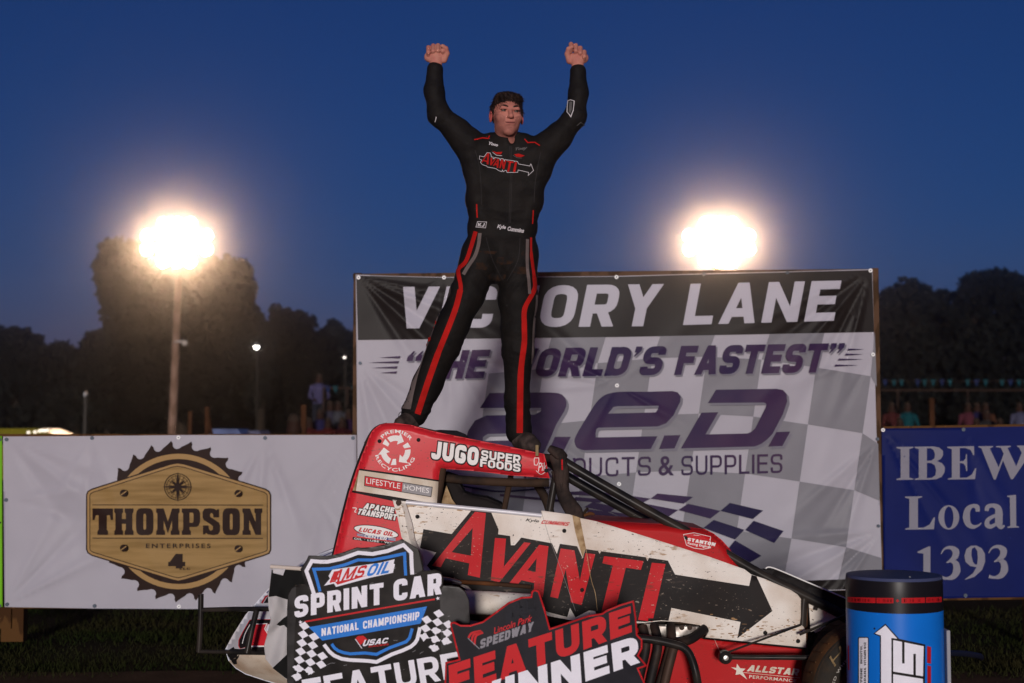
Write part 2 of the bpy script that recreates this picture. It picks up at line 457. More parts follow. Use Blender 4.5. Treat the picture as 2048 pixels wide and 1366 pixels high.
WOODD = mat('timber_dark', (.09,.05,.03), .8, c2=(.05,.028,.015), kind='wave', scale=2, stretch=(5,5,.5), bump=.2)
STEEL = mat('screw_steel', (.35,.37,.4), .4, metal=.6)
STEELD = mat('screw_dull_blue_grey', (.06,.075,.1), .5, metal=.3)
WHITEM = mat('washer_white', (.85,.85,.85), .4)
BLK = mat('print_black', (.016,.014,.014), .45)
TAN = mat('print_tan_wood', (.3,.19,.075), .5, c2=(.19,.115,.04), scale=2.2, stretch=(1,1,13), thr=(.42,.75), detail=6)
TAN2 = mat('print_tan', (.33,.205,.085), .5, var=.06)
BROWN = mat('print_dark_brown', (.022,.011,.009), .5, var=.1)
GRASS = mat('grass_blades', (.014,.021,.005), .9, c2=(.026,.022,.009), scale=.8, thr=(.35,.65), spec=.15)
TURF = mat('turf', (.008,.01,.004), .95, c2=(.013,.009,.005), scale=1.5, thr=(.4,.6), bump=.5, spec=.1)
DIRT = mat('track_dirt', (.075,.042,.026), .95, c2=(.05,.028,.018), scale=3, thr=(.4,.6), bump=.6, bscale=30, spec=.1)

# ================================================================ ground
def sheet_xy(name, x0, x1, y0, y1, z, m, nx=60, ny=30, amp=.012):
    v = []; f = []
    for j in range(ny+1):
        for i in range(nx+1):
            x = x0+(x1-x0)*i/nx; y = y0+(y1-y0)*(j/ny)
            v.append((x, y, z+amp*noise.noise(Vector((x*1.3, y*1.3, 0)))))
    for j in range(ny):
        for i in range(nx): a = j*(nx+1)+i; f.append((a, a+1, a+nx+2, a+nx+1))
    o = mesh_obj(name, v, f, m, smooth=True); return tag(o, kind='structure')
g = mesh_obj('ground', [(-74.5,-4.8,-.06),(74.5,-4.8,-.06),(74.5,145.5,-.06),(-74.5,145.5,-.06)], [(0,1,2,3)], TURF); tag(g, kind='structure')
sheet_xy('dirt_track', -14, 14, -4, 8.9, -.012, DIRT, 120, 60)
sheet_xy('grass_verge', -30, 30, 8.6, 34, -.02, TURF, 80, 60, .03)
# grass blades near the edge of the track
rng = np.random.RandomState(3)
N = 70000
bx = rng.uniform(-5.2, 5.2, N); by = 8.55+3.6*rng.rand(N)**1.3; bz = np.full(N, -.03)
keep = (by > 8.75+.12*np.sin(bx*2.1)+.1*rng.randn(N)) & ((np.sin(bx*3.1+by*2)+np.sin(bx*1.3-by*4.2)+rng.randn(N)*.8) > -1.1)
bx, by, bz = bx[keep], by[keep], bz[keep]; N = len(bx)
hh = rng.uniform(.0, .04, N); a = rng.uniform(0, math.pi, N); ww = .004+rng.rand(N)*.003; lx = rng.randn(N)*.02; ly = rng.randn(N)*.02
V = np.zeros((N, 3, 3)); V[:, 0] = np.c_[bx-ww*np.cos(a), by-ww*np.sin(a), bz]; V[:, 1] = np.c_[bx+ww*np.cos(a), by+ww*np.sin(a), bz]; V[:, 2] = np.c_[bx+lx, by+ly, bz+hh+.02]
me = bpy.data.meshes.new('grass'); me.from_pydata(V.reshape(-1, 3).tolist(), [], np.arange(3*N).reshape(-1, 3).tolist()); me.materials.append(GRASS)
go = bpy.data.objects.new('grass', me); COL.objects.link(go)
tag(go, 'short dark grass growing along the edge of the dirt', 'grass', kind='stuff')

# ================================================================ banners
BY = 9.87
def fan(cx, cy, specs):
    """creases running out from a fixing point: (angle deg from +x, clockwise down, width rad, amp m, reach px)"""
    def f(u, v):
        r = np.hypot(u-cx, v-cy)+1e-3; a = np.arctan2(v-cy, u-cx); d = 0
        for an, wd, am, R in specs:
            am = am; t = ((a-math.radians(an)+math.pi) % (2*math.pi)-math.pi)/wd
            d = d+am*1.5*np.exp(-t*t)*np.minimum(r/90, 1)*np.exp(-(r/R)**2)
        return d
    return f
def relief_sum(*fs): return lambda u, v: sum(f(u, v) for f in fs)
def swell(amp, sx, sy, ph=0): return lambda u, v: amp*(np.sin(u/sx+ph+.6*np.sin(v/sy*.7))*np.cos(v/sy+ph*1.7)+.5*np.sin(u/sx*1.9+v/sy*1.3+ph))
def grommet(px, py, sheet, parent, ring, bolt, r=.011, off=.004):
    c = sheet.map([(px, py)], off)[0]; b = MB()
    b.lathe([(r*.3, 0), (r*.3, -.003), (r, -.003), (r*1.05, -.001), (r*1.05, .004)], c, ring, 'Y', 20)
    b.lathe([(.0001, -.0055), (r*.32, -.0055), (r*.36, -.001), (r*.36, .004)], c, bolt, 'Y', 12)
    return b.build('grommet', parent, True)

# ---- white banner with the saw-blade emblem
root = thing('sponsor_banner', P(361, 1218, BY), 'white vinyl banner printed with a brown circular saw blade and tan hexagonal plate', 'banner')
wb = Sheet([(6,873),(180,872),(358,870),(530,870),(713,870),(714,1216),(536,1218),(358,1218),(180,1217),(9,1214)], BY, .002,
  relief_sum(swell(.006, 90, 120, 1), swell(.0025, 37, 66, 2), fan(12,875,[(38,.07,.012,300),(54,.08,-.011,280),(20,.07,.009,240)]), fan(184,876,[(70,.09,.008,200),(95,.09,-.008,220),(120,.09,.007,200)]), fan(14,1000,[(-8,.1,.009,200),(14,.1,-.009,200)]), fan(530,875,[(95,.08,.009,260),(70,.08,-.009,260),(118,.08,.008,220)]), fan(710,875,[(120,.06,.006,220),(140,.05,-.004,200)]), fan(12,1210,[(-28,.07,.012,260),(-46,.07,-.011,260),(-62,.07,.008,220)]), fan(640,1000,[(60,.12,.008,200),(100,.12,-.008,220)]), fan(358,1216,[(-60,.05,.003,140),(-120,.05,.003,150)])), step=7)
wb.build('vinyl_sheet', W_VINYL, root)
Z = lambda x, y: (160+x/4.0175, 870+y/4.0175)
D = Decals(wb, base=.004, inc=.0011)
cx, cy = 357.0, 1043.0
saw = []
for i in range(25):
    a0 = -5.3+i*14.4
    for da, rr in ((-10.5, 145), (-8.5, 146), (-6.5, 150), (-4, 153.5), (-1.5, 158), (0, 162), (1.0, 157), (.9, 151.5), (1.6, 148), (2.6, 146)):
        a = math.radians(a0+da); saw.append((cx+rr*math.sin(a), cy-rr*math.cos(a)))
D.add(poly(saw), BROWN)
D.add(poly(circle(cx, cy, 135.6, 64), [circle(cx, cy, 125, 64)[::-1]]), TAN2)
hexo = [Z(48,480),Z(60,450),Z(95,430),Z(730,228),Z(785,219),Z(840,228),Z(1490,430),Z(1522,450),Z(1536,482),Z(1536,925),Z(1522,955),Z(1480,972),Z(845,1168),Z(790,1180),Z(735,1168),Z(95,972),Z(60,950),Z(48,920)]
D.add(poly(hexo), BROWN); D.add(poly(inset(hexo, 2.6)), TAN2); D.add(poly(inset(hexo, 7)), BROWN); D.add(poly(inset(hexo, 8.6)), TAN)
for yy in (562, 829): D.add(poly([Z(100,yy-4),Z(1470,yy-2),Z(1470,yy+5),Z(100,yy+3)]), BROWN)
# slab lettering THOMPSON
def slab(ch, x0, x1):
    y0, y1 = 590, 803; X = lambda a: x0+(x1-x0)*a; Y = lambda b: y1+(y0-y1)*b; pl = lambda p: poly([Z(X(a), Y(b)) for a, b in p]); S = []
    if ch == 'T': S = [pl([(0,1),(1,1),(1,.56),(.9,.56),(.84,.74),(.7,.74),(.7,.2),(.76,.14),(.76,0),(.24,0),(.24,.14),(.3,.2),(.3,.74),(.16,.74),(.1,.56),(0,.56)])]
    if ch == 'H': S = [pl([(0,1),(.46,1),(.46,.86),(.4,.8),(.4,.6),(.6,.6),(.6,.8),(.54,.86),(.54,1),(1,1),(1,.86),(.94,.8),(.94,.2),(1,.14),(1,0),(.54,0),(.54,.14),(.6,.2),(.6,.42),(.4,.42),(.4,.2),(.46,.14),(.46,0),(0,0),(0,.14),(.06,.2),(.06,.8),(0,.86)])]
    if ch == 'O': S = [poly([Z(X(a), Y(b)) for a, b in rpath([(0,-.01),(1,-.01),(1,1.01),(0,1.01)], .3, True)], [[Z(X(a), Y(b)) for a, b in rpath([(.42,.2),(.58,.2),(.58,.8),(.42,.8)], .08, True)][::-1]])]
    if ch == 'M': S = [pl([(0,1),(.32,1),(.5,.5),(.68,1),(1,1),(1,.86),(.95,.8),(.95,.2),(1,.14),(1,0),(.62,0),(.62,.14),(.68,.2),(.68,.55),(.5,.06),(.32,.55),(.32,.2),(.38,.14),(.38,0),(0,0),(0,.14),(.05,.2),(.05,.8),(0,.86)])]
    if ch == 'P': S = [poly([Z(X(a), Y(b)) for a, b in [(0,1),(.8,1),(.93,.95),(1,.82),(1,.5),(.93,.36),(.8,.3),(.42,.3),(.42,.2),(.5,.14),(.5,0),(0,0),(0,.14),(.07,.2),(.07,.8),(0,.86)]], [[Z(X(a), Y(b)) for a, b in [(.42,.84),(.6,.84),(.64,.78),(.64,.52),(.6,.46),(.42,.46)]][::-1]])]
    if ch == 'S': S = [pl([(.95,.97),(.95,.66),(.62,.66),(.6,.78),(.52,.84),(.42,.78),(.44,.68),(.95,.46),(1,.36),(1,.14),(.88,.02),(.6,-.01),(.3,.02),(.2,.08),(.14,.02),(.02,.02),(.02,.36),(.34,.36),(.36,.22),(.46,.15),(.58,.2),(.6,.32),(.5,.38),(.08,.56),(0,.66),(0,.88),(.12,.99),(.4,1.01),(.66,.99),(.8,.93),(.84,.97)])]
    if ch == 'N': S = [pl([(0,1),(.38,1),(.66,.48),(.66,.8),(.6,.86),(.6,1),(1,1),(1,.86),(.94,.8),(.94,0),(.66,0),(.34,.56),(.34,.2),(.42,.14),(.42,0),(0,0),(0,.14),(.06,.2),(.06,.8),(0,.86)])]
    return S[0]
for ch, x0, x1 in (('T',100,265),('H',275,430),('O',450,590),('M',612,800),('P',818,965),('S',985,1125),('O',1145,1285),('N',1305,1465)): D.add(slab(ch, x0, x1), BROWN, same=True)
D.add(txt('ENTERPRISES', [Z(530,872),Z(1050,872),Z(1050,908),Z(530,908)], bold=.02, space=1.35), BROWN)
D.add(blk('4', [Z(708,955),Z(845,955),Z(845,1072),Z(708,1072)], t=.3, w=.8), BROWN); D.add(blk('LLC', [Z(800,1066),Z(885,1066),Z(885,1084),Z(800,1084)], t=.2), BROWN)
ccx, ccy = Z(785, 417)
for r0, r1 in ((27.3, 25.6), (22.8, 22.0), (17, 16.4)): D.add(poly(circle(ccx, ccy, r0, 40), [circle(ccx, ccy, r1, 40)[::-1]]), BROWN)
D.add(poly(star(ccx, ccy, 31, 0, .16, 4)), BROWN); D.add(poly(star(ccx, ccy, 21, 45, .2, 4)), BROWN)
for k in range(16):
    a = math.radians(22.5*k+11); D.add(stroke([(ccx+8*math.sin(a), ccy-8*math.cos(a)), (ccx+24*math.sin(a), ccy-24*math.cos(a))], .8), BROWN)
for x, y in ((350,467),(1270,470),(350,909),(1270,914)):
    a, b = Z(x, y); D.add(poly(circle(a, b, 7.3, 20)), BROWN); D.add(stroke([(a-5.5, b+4), (a+5.5, b-4)], 2), TAN2)
D.build('printed_emblem', root)
for x, y, wht in ((13,879,0),(184,876,0),(357,875,1),(530,876,0),(706,876,0),(12,1000,0),(14,1209,0),(189,1212,0),(358,1213,1)):
    grommet(x, y, wb, root, WHITEM if wht else STEELD, STEELD, .013)
gb = Sheet([(-120,872),(4,872),(5,1214),(-120,1214)], BY-.004, .002, swell(.003, 60, 90), step=20)
root = thing('lime_banner', P(-57, 1214, BY), 'bright lime green banner cut off by the photo edge beside the saw blade banner', 'banner')
gb.build('vinyl_sheet', GREENV, root); grommet(-1, 1212, gb, root, STEELD, STEELD); grommet(-1, 879, gb, root, STEELD, STEELD)
Decals(gb, base=.0022).add(stroke(smoothline([(-60,1060),(-20,1050),(2,1045)]), 3), BLK).build('printed_line', root)

# ---- big victory lane banner
root = thing('victory_banner', P(1235, 1182, BY), 'tall wrinkled victory lane banner with charcoal header above pale checkered lower part', 'banner')
def zb(x, y): return (1200+x/2.07, 520+y/2.07)
vs = Sheet([(711,549),(800,552),(890,554),(1233,552),(1408,547),(1575,543),(1745,538),(1749,709),(1753,860),(1760,1010),(1765,1178),(1500,1186),(1235,1190),(716,1192),(715,950),(713,730)], BY-.012, .002,
  relief_sum(swell(.006, 120, 150, 2), swell(.002, 47, 61, 1),
   fan(716,553,[(22,.055,.013,340),(33,.055,-.013,360),(43,.055,.013,360),(56,.07,-.01,300),(12,.06,.008,240)]),
   fan(887,555,[(150,.1,.006,120),(60,.12,-.006,160),(100,.12,.006,160)]),
   fan(1741,540,[(156,.06,.008,300),(143,.055,-.012,330),(130,.055,.013,330),(117,.055,-.012,320),(104,.05,.011,320)]),
   fan(1747,709,[(190,.08,.006,150),(160,.07,.006,200),(120,.07,-.007,180)]),
   fan(1755,880,[(108,.06,.012,240),(122,.06,-.012,260),(138,.07,.012,240)]),
   fan(1765,1060,[(150,.06,.015,320),(162,.06,-.015,330),(175,.07,.012,300),(137,.06,-.015,330),(124,.06,.013,260)]),
   fan(1233,771,[(193,.07,.014,260),(206,.07,-.013,240),(220,.08,.01,200),(178,.08,.006,220),(30,.09,.008,180),(-40,.1,.006,160),(120,.12,.006,150)]),
   fan(1237,968,[(198,.08,.011,220),(213,.08,-.01,200),(180,.09,.007,200),(20,.09,.006,160)]),
   fan(717,725,[(50,.07,.01,260),(65,.07,-.01,240),(80,.07,.009,240),(35,.07,-.006,200)]),
   fan(900,700,[(40,.11,.01,200),(62,.11,-.01,220),(20,.1,-.008,240),(90,.12,.008,200)])), step=5)
vs.build('vinyl_sheet', W_VINYL, root)
D = Decals(vs, base=.005, inc=.0013)
# grey wavy checks
fi = {2:80, 1:36, 0:0, -1:-33, -2:-45, -3:-38, -4:-18, -5:5, -6:25, -7:35}
def lat(i, j): return zb(895+i*226-34*(j-1), 445+(j-1)*236+fi[i]*(1 if j > 0 else .0))
ylim = lambda x: 680-(x-716)*16/1036
for i in range(-6, 2):
    for j in range(0, 5):
        if (i+j) % 2 == 0: continue
        q = [lat(i, j), lat(i+1, j), lat(i+1, j+1), lat(i, j+1)]
        q = [(min(max(x, 717), 1748+(y-560)*.026), min(max(y, ylim(x)), 1163)) for x, y in q]
        D.add(poly(q), G_VINYL, same=True)
sub7 = 1; hd = [(712.5,551),(800,553.5),(890,555.5),(1233,553.5),(1408,548.5),(1575,544.5),(1744,540),(1748,664),(1233,674),(716,680)]
D.add(poly(hd), K_VINYL)
D.add(poly([(716,1172),(1235,1170),(1500,1165),(1764.5,1156),(1764.7,1177),(1500,1184),(1235,1188),(716,1190)]), K_VINYL, same=True)
D.k += 3
D.add(blk('VICTORY', [(789,574),(1328,568),(1328,652),(789,657)], shear=.17, t=.21, w=.68, gap=.13), T_VINYL)
D.add(blk('LANE', [(1366,568),(1683,561),(1683,641),(1366,650)], shear=.17, t=.21, w=.72, gap=.15), T_VINYL)
for s_, q in (('“THE',[(803,703),(982,699),(982,756),(803,760)]),('WORLD’S',[(996,698),(1336,692),(1336,750),(996,755)]),('FASTEST”',[(1348,692),(1692,686),(1692,744),(1348,750)])):
    D.add(blk(s_, [(x+3, y+3) for x, y in q], shear=.26, t=.24, w=.7, gap=.08), SHAD); D.add(blk(s_, q, shear=.26, t=.24, w=.7, gap=.08), PURPLE)
for x0, y0, x1 in ((758,714.5,801),(736,724.5,798),(743,735,795),(760,745,794)): D.add(poly([(x0,y0+.6),(x1,y0-2.5),(x1-2,y0+2)]), PURPLE, same=True)
for x0, y0, x1 in ((1695,699,1729),(1690,709,1727),(1676,719,1727),(1669,731,1717)): D.add(poly([(x0+2,y0-2),(x1,y0-.5),(x0,y0+2)]), PURPLE, same=True)
# a.e.d.
aed = [poly(smoothline([(979,786),(1040,785.2),(1100,785),(1124,789),(1133,804),(1129,822),(1112,850),(1088,905),(1075,905)],2)+[(960,905),(942,899),(931,882),(936,862),(950,841),(972,831),(1070,829),(1082,822),(1082,816),(960,816)], [[(975,868),(966,874),(966,882),(1048,880),(1056,866)]]),
 poly([(1110,873.6),(1141.7,873.6),(1128,900.5),(1097.8,900.5)]),
 poly(smoothline([(1344.3,782),(1290,783.5),(1240,783.5),(1212,789),(1196,801),(1183,819),(1167,845),(1151,873),(1149.3,886),(1155,896),(1168,900.5)],3)+[(1301.6,898),(1315,872.4),(1191.7,874.9),(1191.2,866),(1193,857.8),(1197,855.3),(1315,852.9),(1332,846.8),(1346.8,831),(1360.2,804),(1361.4,793),(1355.3,784.5)], [[(1216.2,827.2),(1227,814),(1235,812.4),(1317.5,811.4),(1316,818),(1311.4,824.8)]]),
 poly([(1328.5,871),(1361,870),(1349,896.8),(1318,898)]),
 poly([(1431.9,779.4),(1553,777.5),(1566,780),(1573,788),(1574.4,803),(1566,828),(1552.7,853.3),(1545,868),(1533.3,880),(1522,888),(1509.2,893),(1361.8,896.8),(1402.9,825.3),(1436.7,824.3),(1411,868.8),(1494.7,866.9),(1504,863),(1511,856),(1532,814),(1533,808),(1528.5,805),(1416,806)]),
 poly([(1552.7,864),(1580.7,863),(1564.7,892),(1536.7,893)])]
D.add(merge(*[([(x+5, y+5) for x, y in v], f) for v, f in aed]), SHAD)
D.add(merge(*aed), PURPLE)
for s_, x0, x1 in (('PRODUCTS',1048,1302),('SUPPLIES',1363,1565)):
    yt = lambda x: 918-(x-1050)*.02
    D.add(blk(s_, [(x0,yt(x0)),(x1,yt(x1)),(x1,yt(x1)+38),(x0,yt(x0)+39)], t=.12, w=.68, gap=.17), PURPLE, same=True)
D.add(txt('&', [(1317,912),(1348,912),(1348,950),(1317,950)], bold=.012), PURPLE, same=True)
za = lambda x, y: (1100+x/2.932, 900+y/2.932)
for c in ([(630,255),(840,275),(785,315),(590,285)],[(810,315),(1000,357),(940,402),(752,352)],[(1055,310),(1250,355),(1190,405),(1000,357)],[(960,410),(1140,468),(1085,525),(900,457)],[(1195,415),(1370,475),(1315,545),(1145,470)],[(1085,530),(1240,620),(1170,662),(1020,610)],[(430,262),(590,285),(540,312),(395,285)],[(545,312),(752,352),(690,395),(490,345)],[(700,395),(900,457),(840,500),(640,440)],[(250,305),(395,335),(350,365),(200,335)],[(210,345),(330,360),(430,400),(400,415),(230,385)],[(345,360),(520,385),(560,430),(430,400)],[(150,275),(330,290),(290,310),(130,295)],[(30,250),(240,238),(420,262),(300,272),(120,262)]):
    D.add(poly([za(*p) for p in c]), PURPLE2 if c[0][0] > 900 else PURPLE, same=True)
D.add(stroke(smoothline([(905,968),(960,978),(1010,983),(1100,975)]), [2]*0 or 3.5), PURPLE2); D.add(stroke(smoothline([(1000,990),(1060,996),(1130,1003)]), 5), PURPLE)
D.build('printed_lettering', root)
for x, y, k in ((717,555,1),(888,555,1),(1233,554,2),(1408,548,0),(1575,545,0),(1741,541,1),(1746,709,1),(720,726,0),(1234,771,1),(1238,968,1),(1755,878,0),(1757,1052,0)):
    grommet(x, y, vs, root, WHITEM if k else STEELD, STEELD, .0135 if k else .011, .011)

# ---- navy union banner
root = thing('navy_banner', P(1930, 1195, BY), 'navy blue banner with three lines of pale serif lettering', 'banner')
nb = Sheet([(1763,857),(1928,855),(2100,852),(2290,849),(2300,1190),(1930,1196),(1769,1200)], BY, .002, relief_sum(swell(.004, 100, 90, 4), fan(1766,860,[(50,.04,.009,220),(62,.05,-.007,240),(38,.05,.006,160)]), fan(1926,860,[(60,.07,.006,180),(78,.08,-.005,200)])), step=7)
nb.build('vinyl_sheet', NAVY, root)
zn = lambda x, y: (1740+x/3.692, 850+y/3.692)
def G(*pts, holes=()): return poly([zn(*p) for p in pts], [[zn(*p) for p in h] for h in holes])
def vs_(pts, ws, k=5):
    n = len(pts); q = smoothline([zn(*p) for p in pts], k); w = []
    for i in range(n-1):
        for j in range(k): w.append((ws[i]*(1-j/k)+ws[i+1]*j/k)/3.692)
    w.append(ws[-1]/3.692); return stroke(q, w)
def ell(cx, cy, rx, ry): return [(cx+rx*math.cos(2*math.pi*i/36), cy+ry*math.sin(2*math.pi*i/36)) for i in range(36)]
S = [G((195,162),(320,160),(320,168),(290,178),(290,388),(320,396),(320,404),(195,406),(195,398),(226,390),(226,180),(195,170)),
 G((330,160),(470,158),(510,166),(538,190),(540,222),(524,250),(495,266),(532,282),(553,312),(550,350),(528,384),(490,400),(440,404),(330,405),(330,398),(360,390),(360,178),(330,168), holes=[[(420,172),(420,264),(455,262),(476,245),(480,216),(470,186),(448,172)],[(420,280),(420,392),(455,390),(482,372),(488,336),(478,298),(452,281)]]),
 G((570,160),(768,156),(770,222),(762,222),(742,184),(705,170),(663,170),(663,268),(690,266),(706,245),(708,215),(716,215),(718,340),(710,340),(704,302),(688,284),(663,280),(663,390),(715,388),(752,366),(776,320),(785,320),(776,400),(575,403),(575,396),(604,388),(604,178),(570,168)),
 G((800,157),(908,155),(908,163),(884,172),(950,312),(987,212),(966,168),(930,163),(930,156),(1040,153),(1040,160),(1016,170),(1080,305),(1120,205),(1100,165),(1085,160),(1085,152),(1240,150),(1240,158),(1215,166),(1056,400),(1040,400),(982,262),(928,403),(914,403),(822,172),(800,164)),
 G((258,528),(385,526),(385,533),(354,543),(354,758),(395,758),(440,735),(470,682),(480,682),(472,770),(260,773),(260,765),(290,757),(290,545),(258,536)),
 poly([zn(*p) for p in ell(582,682,77,90)], [[zn(*p) for p in ell(582,682,34,80)][::-1]]),
 vs_([(795,640),(790,605),(755,598),(722,625),(712,680),(725,730),(760,752),(800,742),(822,722)], [30,36,26,44,54,44,30,14,6]),
 vs_([(862,635),(868,605),(905,594),(942,610),(952,650),(952,720),(968,752),(995,742)], [30,32,28,46,56,56,36,8]), vs_([(945,662),(900,680),(868,705),(866,738),(895,750),(945,722)], [26,26,32,38,30,18]),
 G((1012,522),(1078,515),(1080,745),(1100,750),(1100,757),(1014,760),(1014,752),(1036,745),(1032,535),(1012,530)),
 G((350,935),(432,897),(446,897),(446,1115),(480,1130),(480,1137),(360,1140),(360,1132),(394,1118),(394,950),(352,944)),
 G((697,1142),(760,1095),(786,1050),(740,1042),(705,1010),(697,965),(712,915),(745,892),(785,890),(825,910),(848,950),(850,1010),(828,1070),(770,1122),(705,1142), holes=[[(773,902),(752,915),(748,960),(760,1010),(775,1030),(790,1030),(796,985),(792,930)]])]
def three(ox, oy):
    return merge(vs_([(ox+4,oy+60),(ox+30,oy+22),(ox+75,oy+12),(ox+112,oy+38),(ox+108,oy+78),(ox+75,oy+108),(ox+44,oy+124)], [6,14,26,52,46,24,6]), vs_([(ox+70,oy+108),(ox+112,oy+130),(ox+120,oy+185),(ox+92,oy+228),(ox+45,oy+240),(ox+6,oy+232)], [10,46,56,40,18,26]))
for s_ in S+[three(520,893), three(872,886)]: D2 = s_; 
D = Decals(nb, base=.004, inc=.0004)
for i, s_ in enumerate(S+[three(520,893), three(872,886)]): D.add(s_, SERIF, same=(i % 2 == 1))
D.build('printed_lettering', root)
for x, y, k in ((1766,860,1),(1927,859,0),(2090,856,0),(1931,1191,0),(2090,1188,0)): grommet(x, y, nb, root, WHITEM if k else STEELD, STEELD, .013)

# ================================================================ timber frames carrying the banners
def post(parent, px, y0, y1, wpx, Y, m=WOOD, name='post', depth=.09):
    a = P(px-wpx/2, y0, Y); b = P(px+wpx/2, y1, Y); MB().box((a.x, Y, max(b.z, -.05)), (b.x if abs(b.x-a.x) > .01 else a.x+.05, Y+depth, a.z), m, .004).build(name, parent)
def rail(parent, x0, x1, py, h, Y, m=WOOD, py1=None):
    a = P(x0, py, Y); b = P(x1, py1 or py, Y); hh = h/288/2
    v = [(a.x,Y,a.z-hh),(b.x,Y,b.z-hh),(b.x,Y+.04,b.z-hh),(a.x,Y+.04,a.z-hh),(a.x,Y,a.z+hh),(b.x,Y,b.z+hh),(b.x,Y+.04,b.z+hh),(a.x,Y+.04,a.z+hh)]
    mesh_obj('rail', v, [(0,3,2,1),(4,5,6,7),(0,1,5,4),(1,2,6,5),(2,3,7,6),(3,0,4,7)], m, parent)
root = thing('fence_frame', P(360, 1290, BY+.1), 'low brown timber fence frame carrying the saw blade banner', 'fence')
rail(root, -120, 707, 875, 14, BY+.03); rail(root, -120, 707, 1211, 12, BY+.03)
post(root, 28, 872, 1284, 36, BY+.075); 
rail(root, -120, 22, 1236, 42, BY+.055)
MB().box(P(34,1212,BY+.17), P(50,1252,BY+.19), WOODD, .003).build('brace', root)
root = thing('tall_banner_frame', P(1235, 1290, BY+.1), 'tall brown timber frame behind the victory lane banner', 'frame')
post(root, 713, 546, 1290, 12, BY+.01, WOODD); post(root, 1750, 536, 1290, 14, BY+.01, WOODD); post(root, 1235, 556, 1290, 24, BY+.05)
rail(root, 706, 1745, 552, 9, BY+.02, WOODD, py1=542); rail(root, 716, 1745, 1175, 12, BY+.02)
root = thing('right_fence_frame', P(2000, 1290, BY+.1), 'low brown timber fence frame carrying the navy banner', 'fence'); root.name = 'fence_frame'
post(root, 1764, 872, 1290, 16, BY+.02); post(root, 2060, 858, 1290, 30, BY+.075); rail(root, 1766, 2300, 860, 14, BY+.03, py1=851); rail(root, 1766, 2300, 1196, 12, BY+.03, py1=1190)
# ================================================================ floodlights
LAMPE = mat('floodlight_lens', (1,1,1), .3, emit=120, ecol=(1,.64,.39))
GALV = mat('galvanised', (.25,.25,.26), .5, metal=.7)
POLEW = mat('pole_timber', (.24,.15,.11), .8, c2=(.16,.095,.065), kind='wave', scale=1, stretch=(5,5,.3))
def flood(px, label, Y=60.0, pole_px=None):
    c = P(px, 487, Y); base = (c.x, Y, 0)
    root = thing('floodlight_mast', base, label, 'floodlight', 'floodlight masts beyond the banners')
    bx = c.x-.13; lean = (pole_px or 0)
    MB().tube([(c.x+lean, Y+.3, -.1), (c.x+lean*.35, Y+.3, 6), (c.x, Y+.3, c.z+1.2)], [.2,.16,.12], POLEW, 12, 4).build('pole', root, True)
    m = MB()
    for dz in (-.8, -.28, .28, .8): m.box((c.x-(1.5 if abs(dz) < .5 else .8), Y+.1, c.z+dz-.06), (c.x+(1.5 if abs(dz) < .5 else .8), Y+.22, c.z+dz+.06), GALV)
    m.build('crossarm', root)
    for j, cnt_, sp in ((.8, 3, .56), (.28, 5, .62), (-.28, 5, .62), (-.8, 3, .56)):
        for i in range(cnt_):
            x = c.x+(i-(cnt_-1)/2)*sp; z = c.z+j
            h = MB().lathe([(.02,.28),(.12,.25),(.2,.12),(.255,-.12),(.275,-.14),(.255,-.1),(.05,.1)], (x, Y-.2, z), GALV, 'Y', 16).build('lamp_head', root, True)
            MB().lathe([(.0001,-.13),(.18,-.125),(.255,-.115)], (x, Y-.2, z), LAMPE, 'Y', 16).build('lens', h, True)
    return root
flood(357, 'blazing floodlight mast on a tall timber pole in front of the big tree', 60, -.26)
flood(1436, 'blazing floodlight mast rising behind the victory lane banner')
BULB = mat('bulb_white', (1,1,1), .3, emit=16, ecol=(1,.93,.85)); BULB2 = mat('bulb_dim', (1,1,1), .3, emit=4, ecol=(1,.9,.8)); GLINT = mat('glint_glow', (1,1,1), .3, emit=.9, ecol=(1,.85,.6))  # the last one glows for reflections on the yellow car roof
root = thing('speaker_horn', P(366, 684, 59.6), 'small pale horn mounted partway up the left floodlight pole', 'speaker')
c = P(366, 684, 59.6); MB().tube([c+Vector((-.38,.35,.05)), c, c+Vector((.1,-.12,-.04))], [.04,.06,.11], mat('pale_metal', (.6,.55,.5), .5), 12, 1).build('horn', root, True)
MB().tube([c+Vector((-.5,.4,.02)), c+Vector((-.2,.25,.05))], .03, GALV, 8).build('bracket', root)
def pole_lamp(px, py, Y, rad, m, label, wpx=5, reach=.5):
    c = P(px, py, Y); root = thing('street_lamp', (c.x, Y, 0), label, 'street lamp')
    MB().tube([(c.x, Y+.3, -.1), (c.x, Y+.3, c.z+.25), (c.x, Y, c.z+.3)], wpx/2*Y/FPX, mat('pole_dark', (.018,.016,.014), .8), 8, 1).build('pole', root)
    h = MB().lathe([(.02,rad*1.3),(rad*.7,rad*1.1),(rad*1.3,0),(rad*1.25,-.02)], (c.x, Y, c.z), GALV, 'Z', 14).build('lamp_head', root, True)
    MB().lathe([(.0001,-rad),(rad*.7,-rad*.7),(rad,0),(rad*.8,rad*.5),(.001,rad*.9)], (c.x, Y, c.z-.02), m, 'Z', 14).build('bulb_or_glint', h, True)
pole_lamp(513, 692, 66, .13, BULB, 'bright white lamp shining among dark trees right of the big tree')
pole_lamp(689, 713, 50, .05, BULB2, 'thin grey pole with a faint round lamp left of the victory banner', 4)
root = thing('utility_pole', P(171, 870, 55), 'thin pale pole standing in front of dark trees at left', 'pole')
a = P(171, 792, 55); MB().tube([(a.x,55,-.1), a], .06, mat('pale_pole', (.06,.055,.05), .8), 8).build('shaft', root)
MB().lathe([(.09,0),(.09,.12),(.03,.18)], a, GALV, 'Z', 10).build('cap', root)

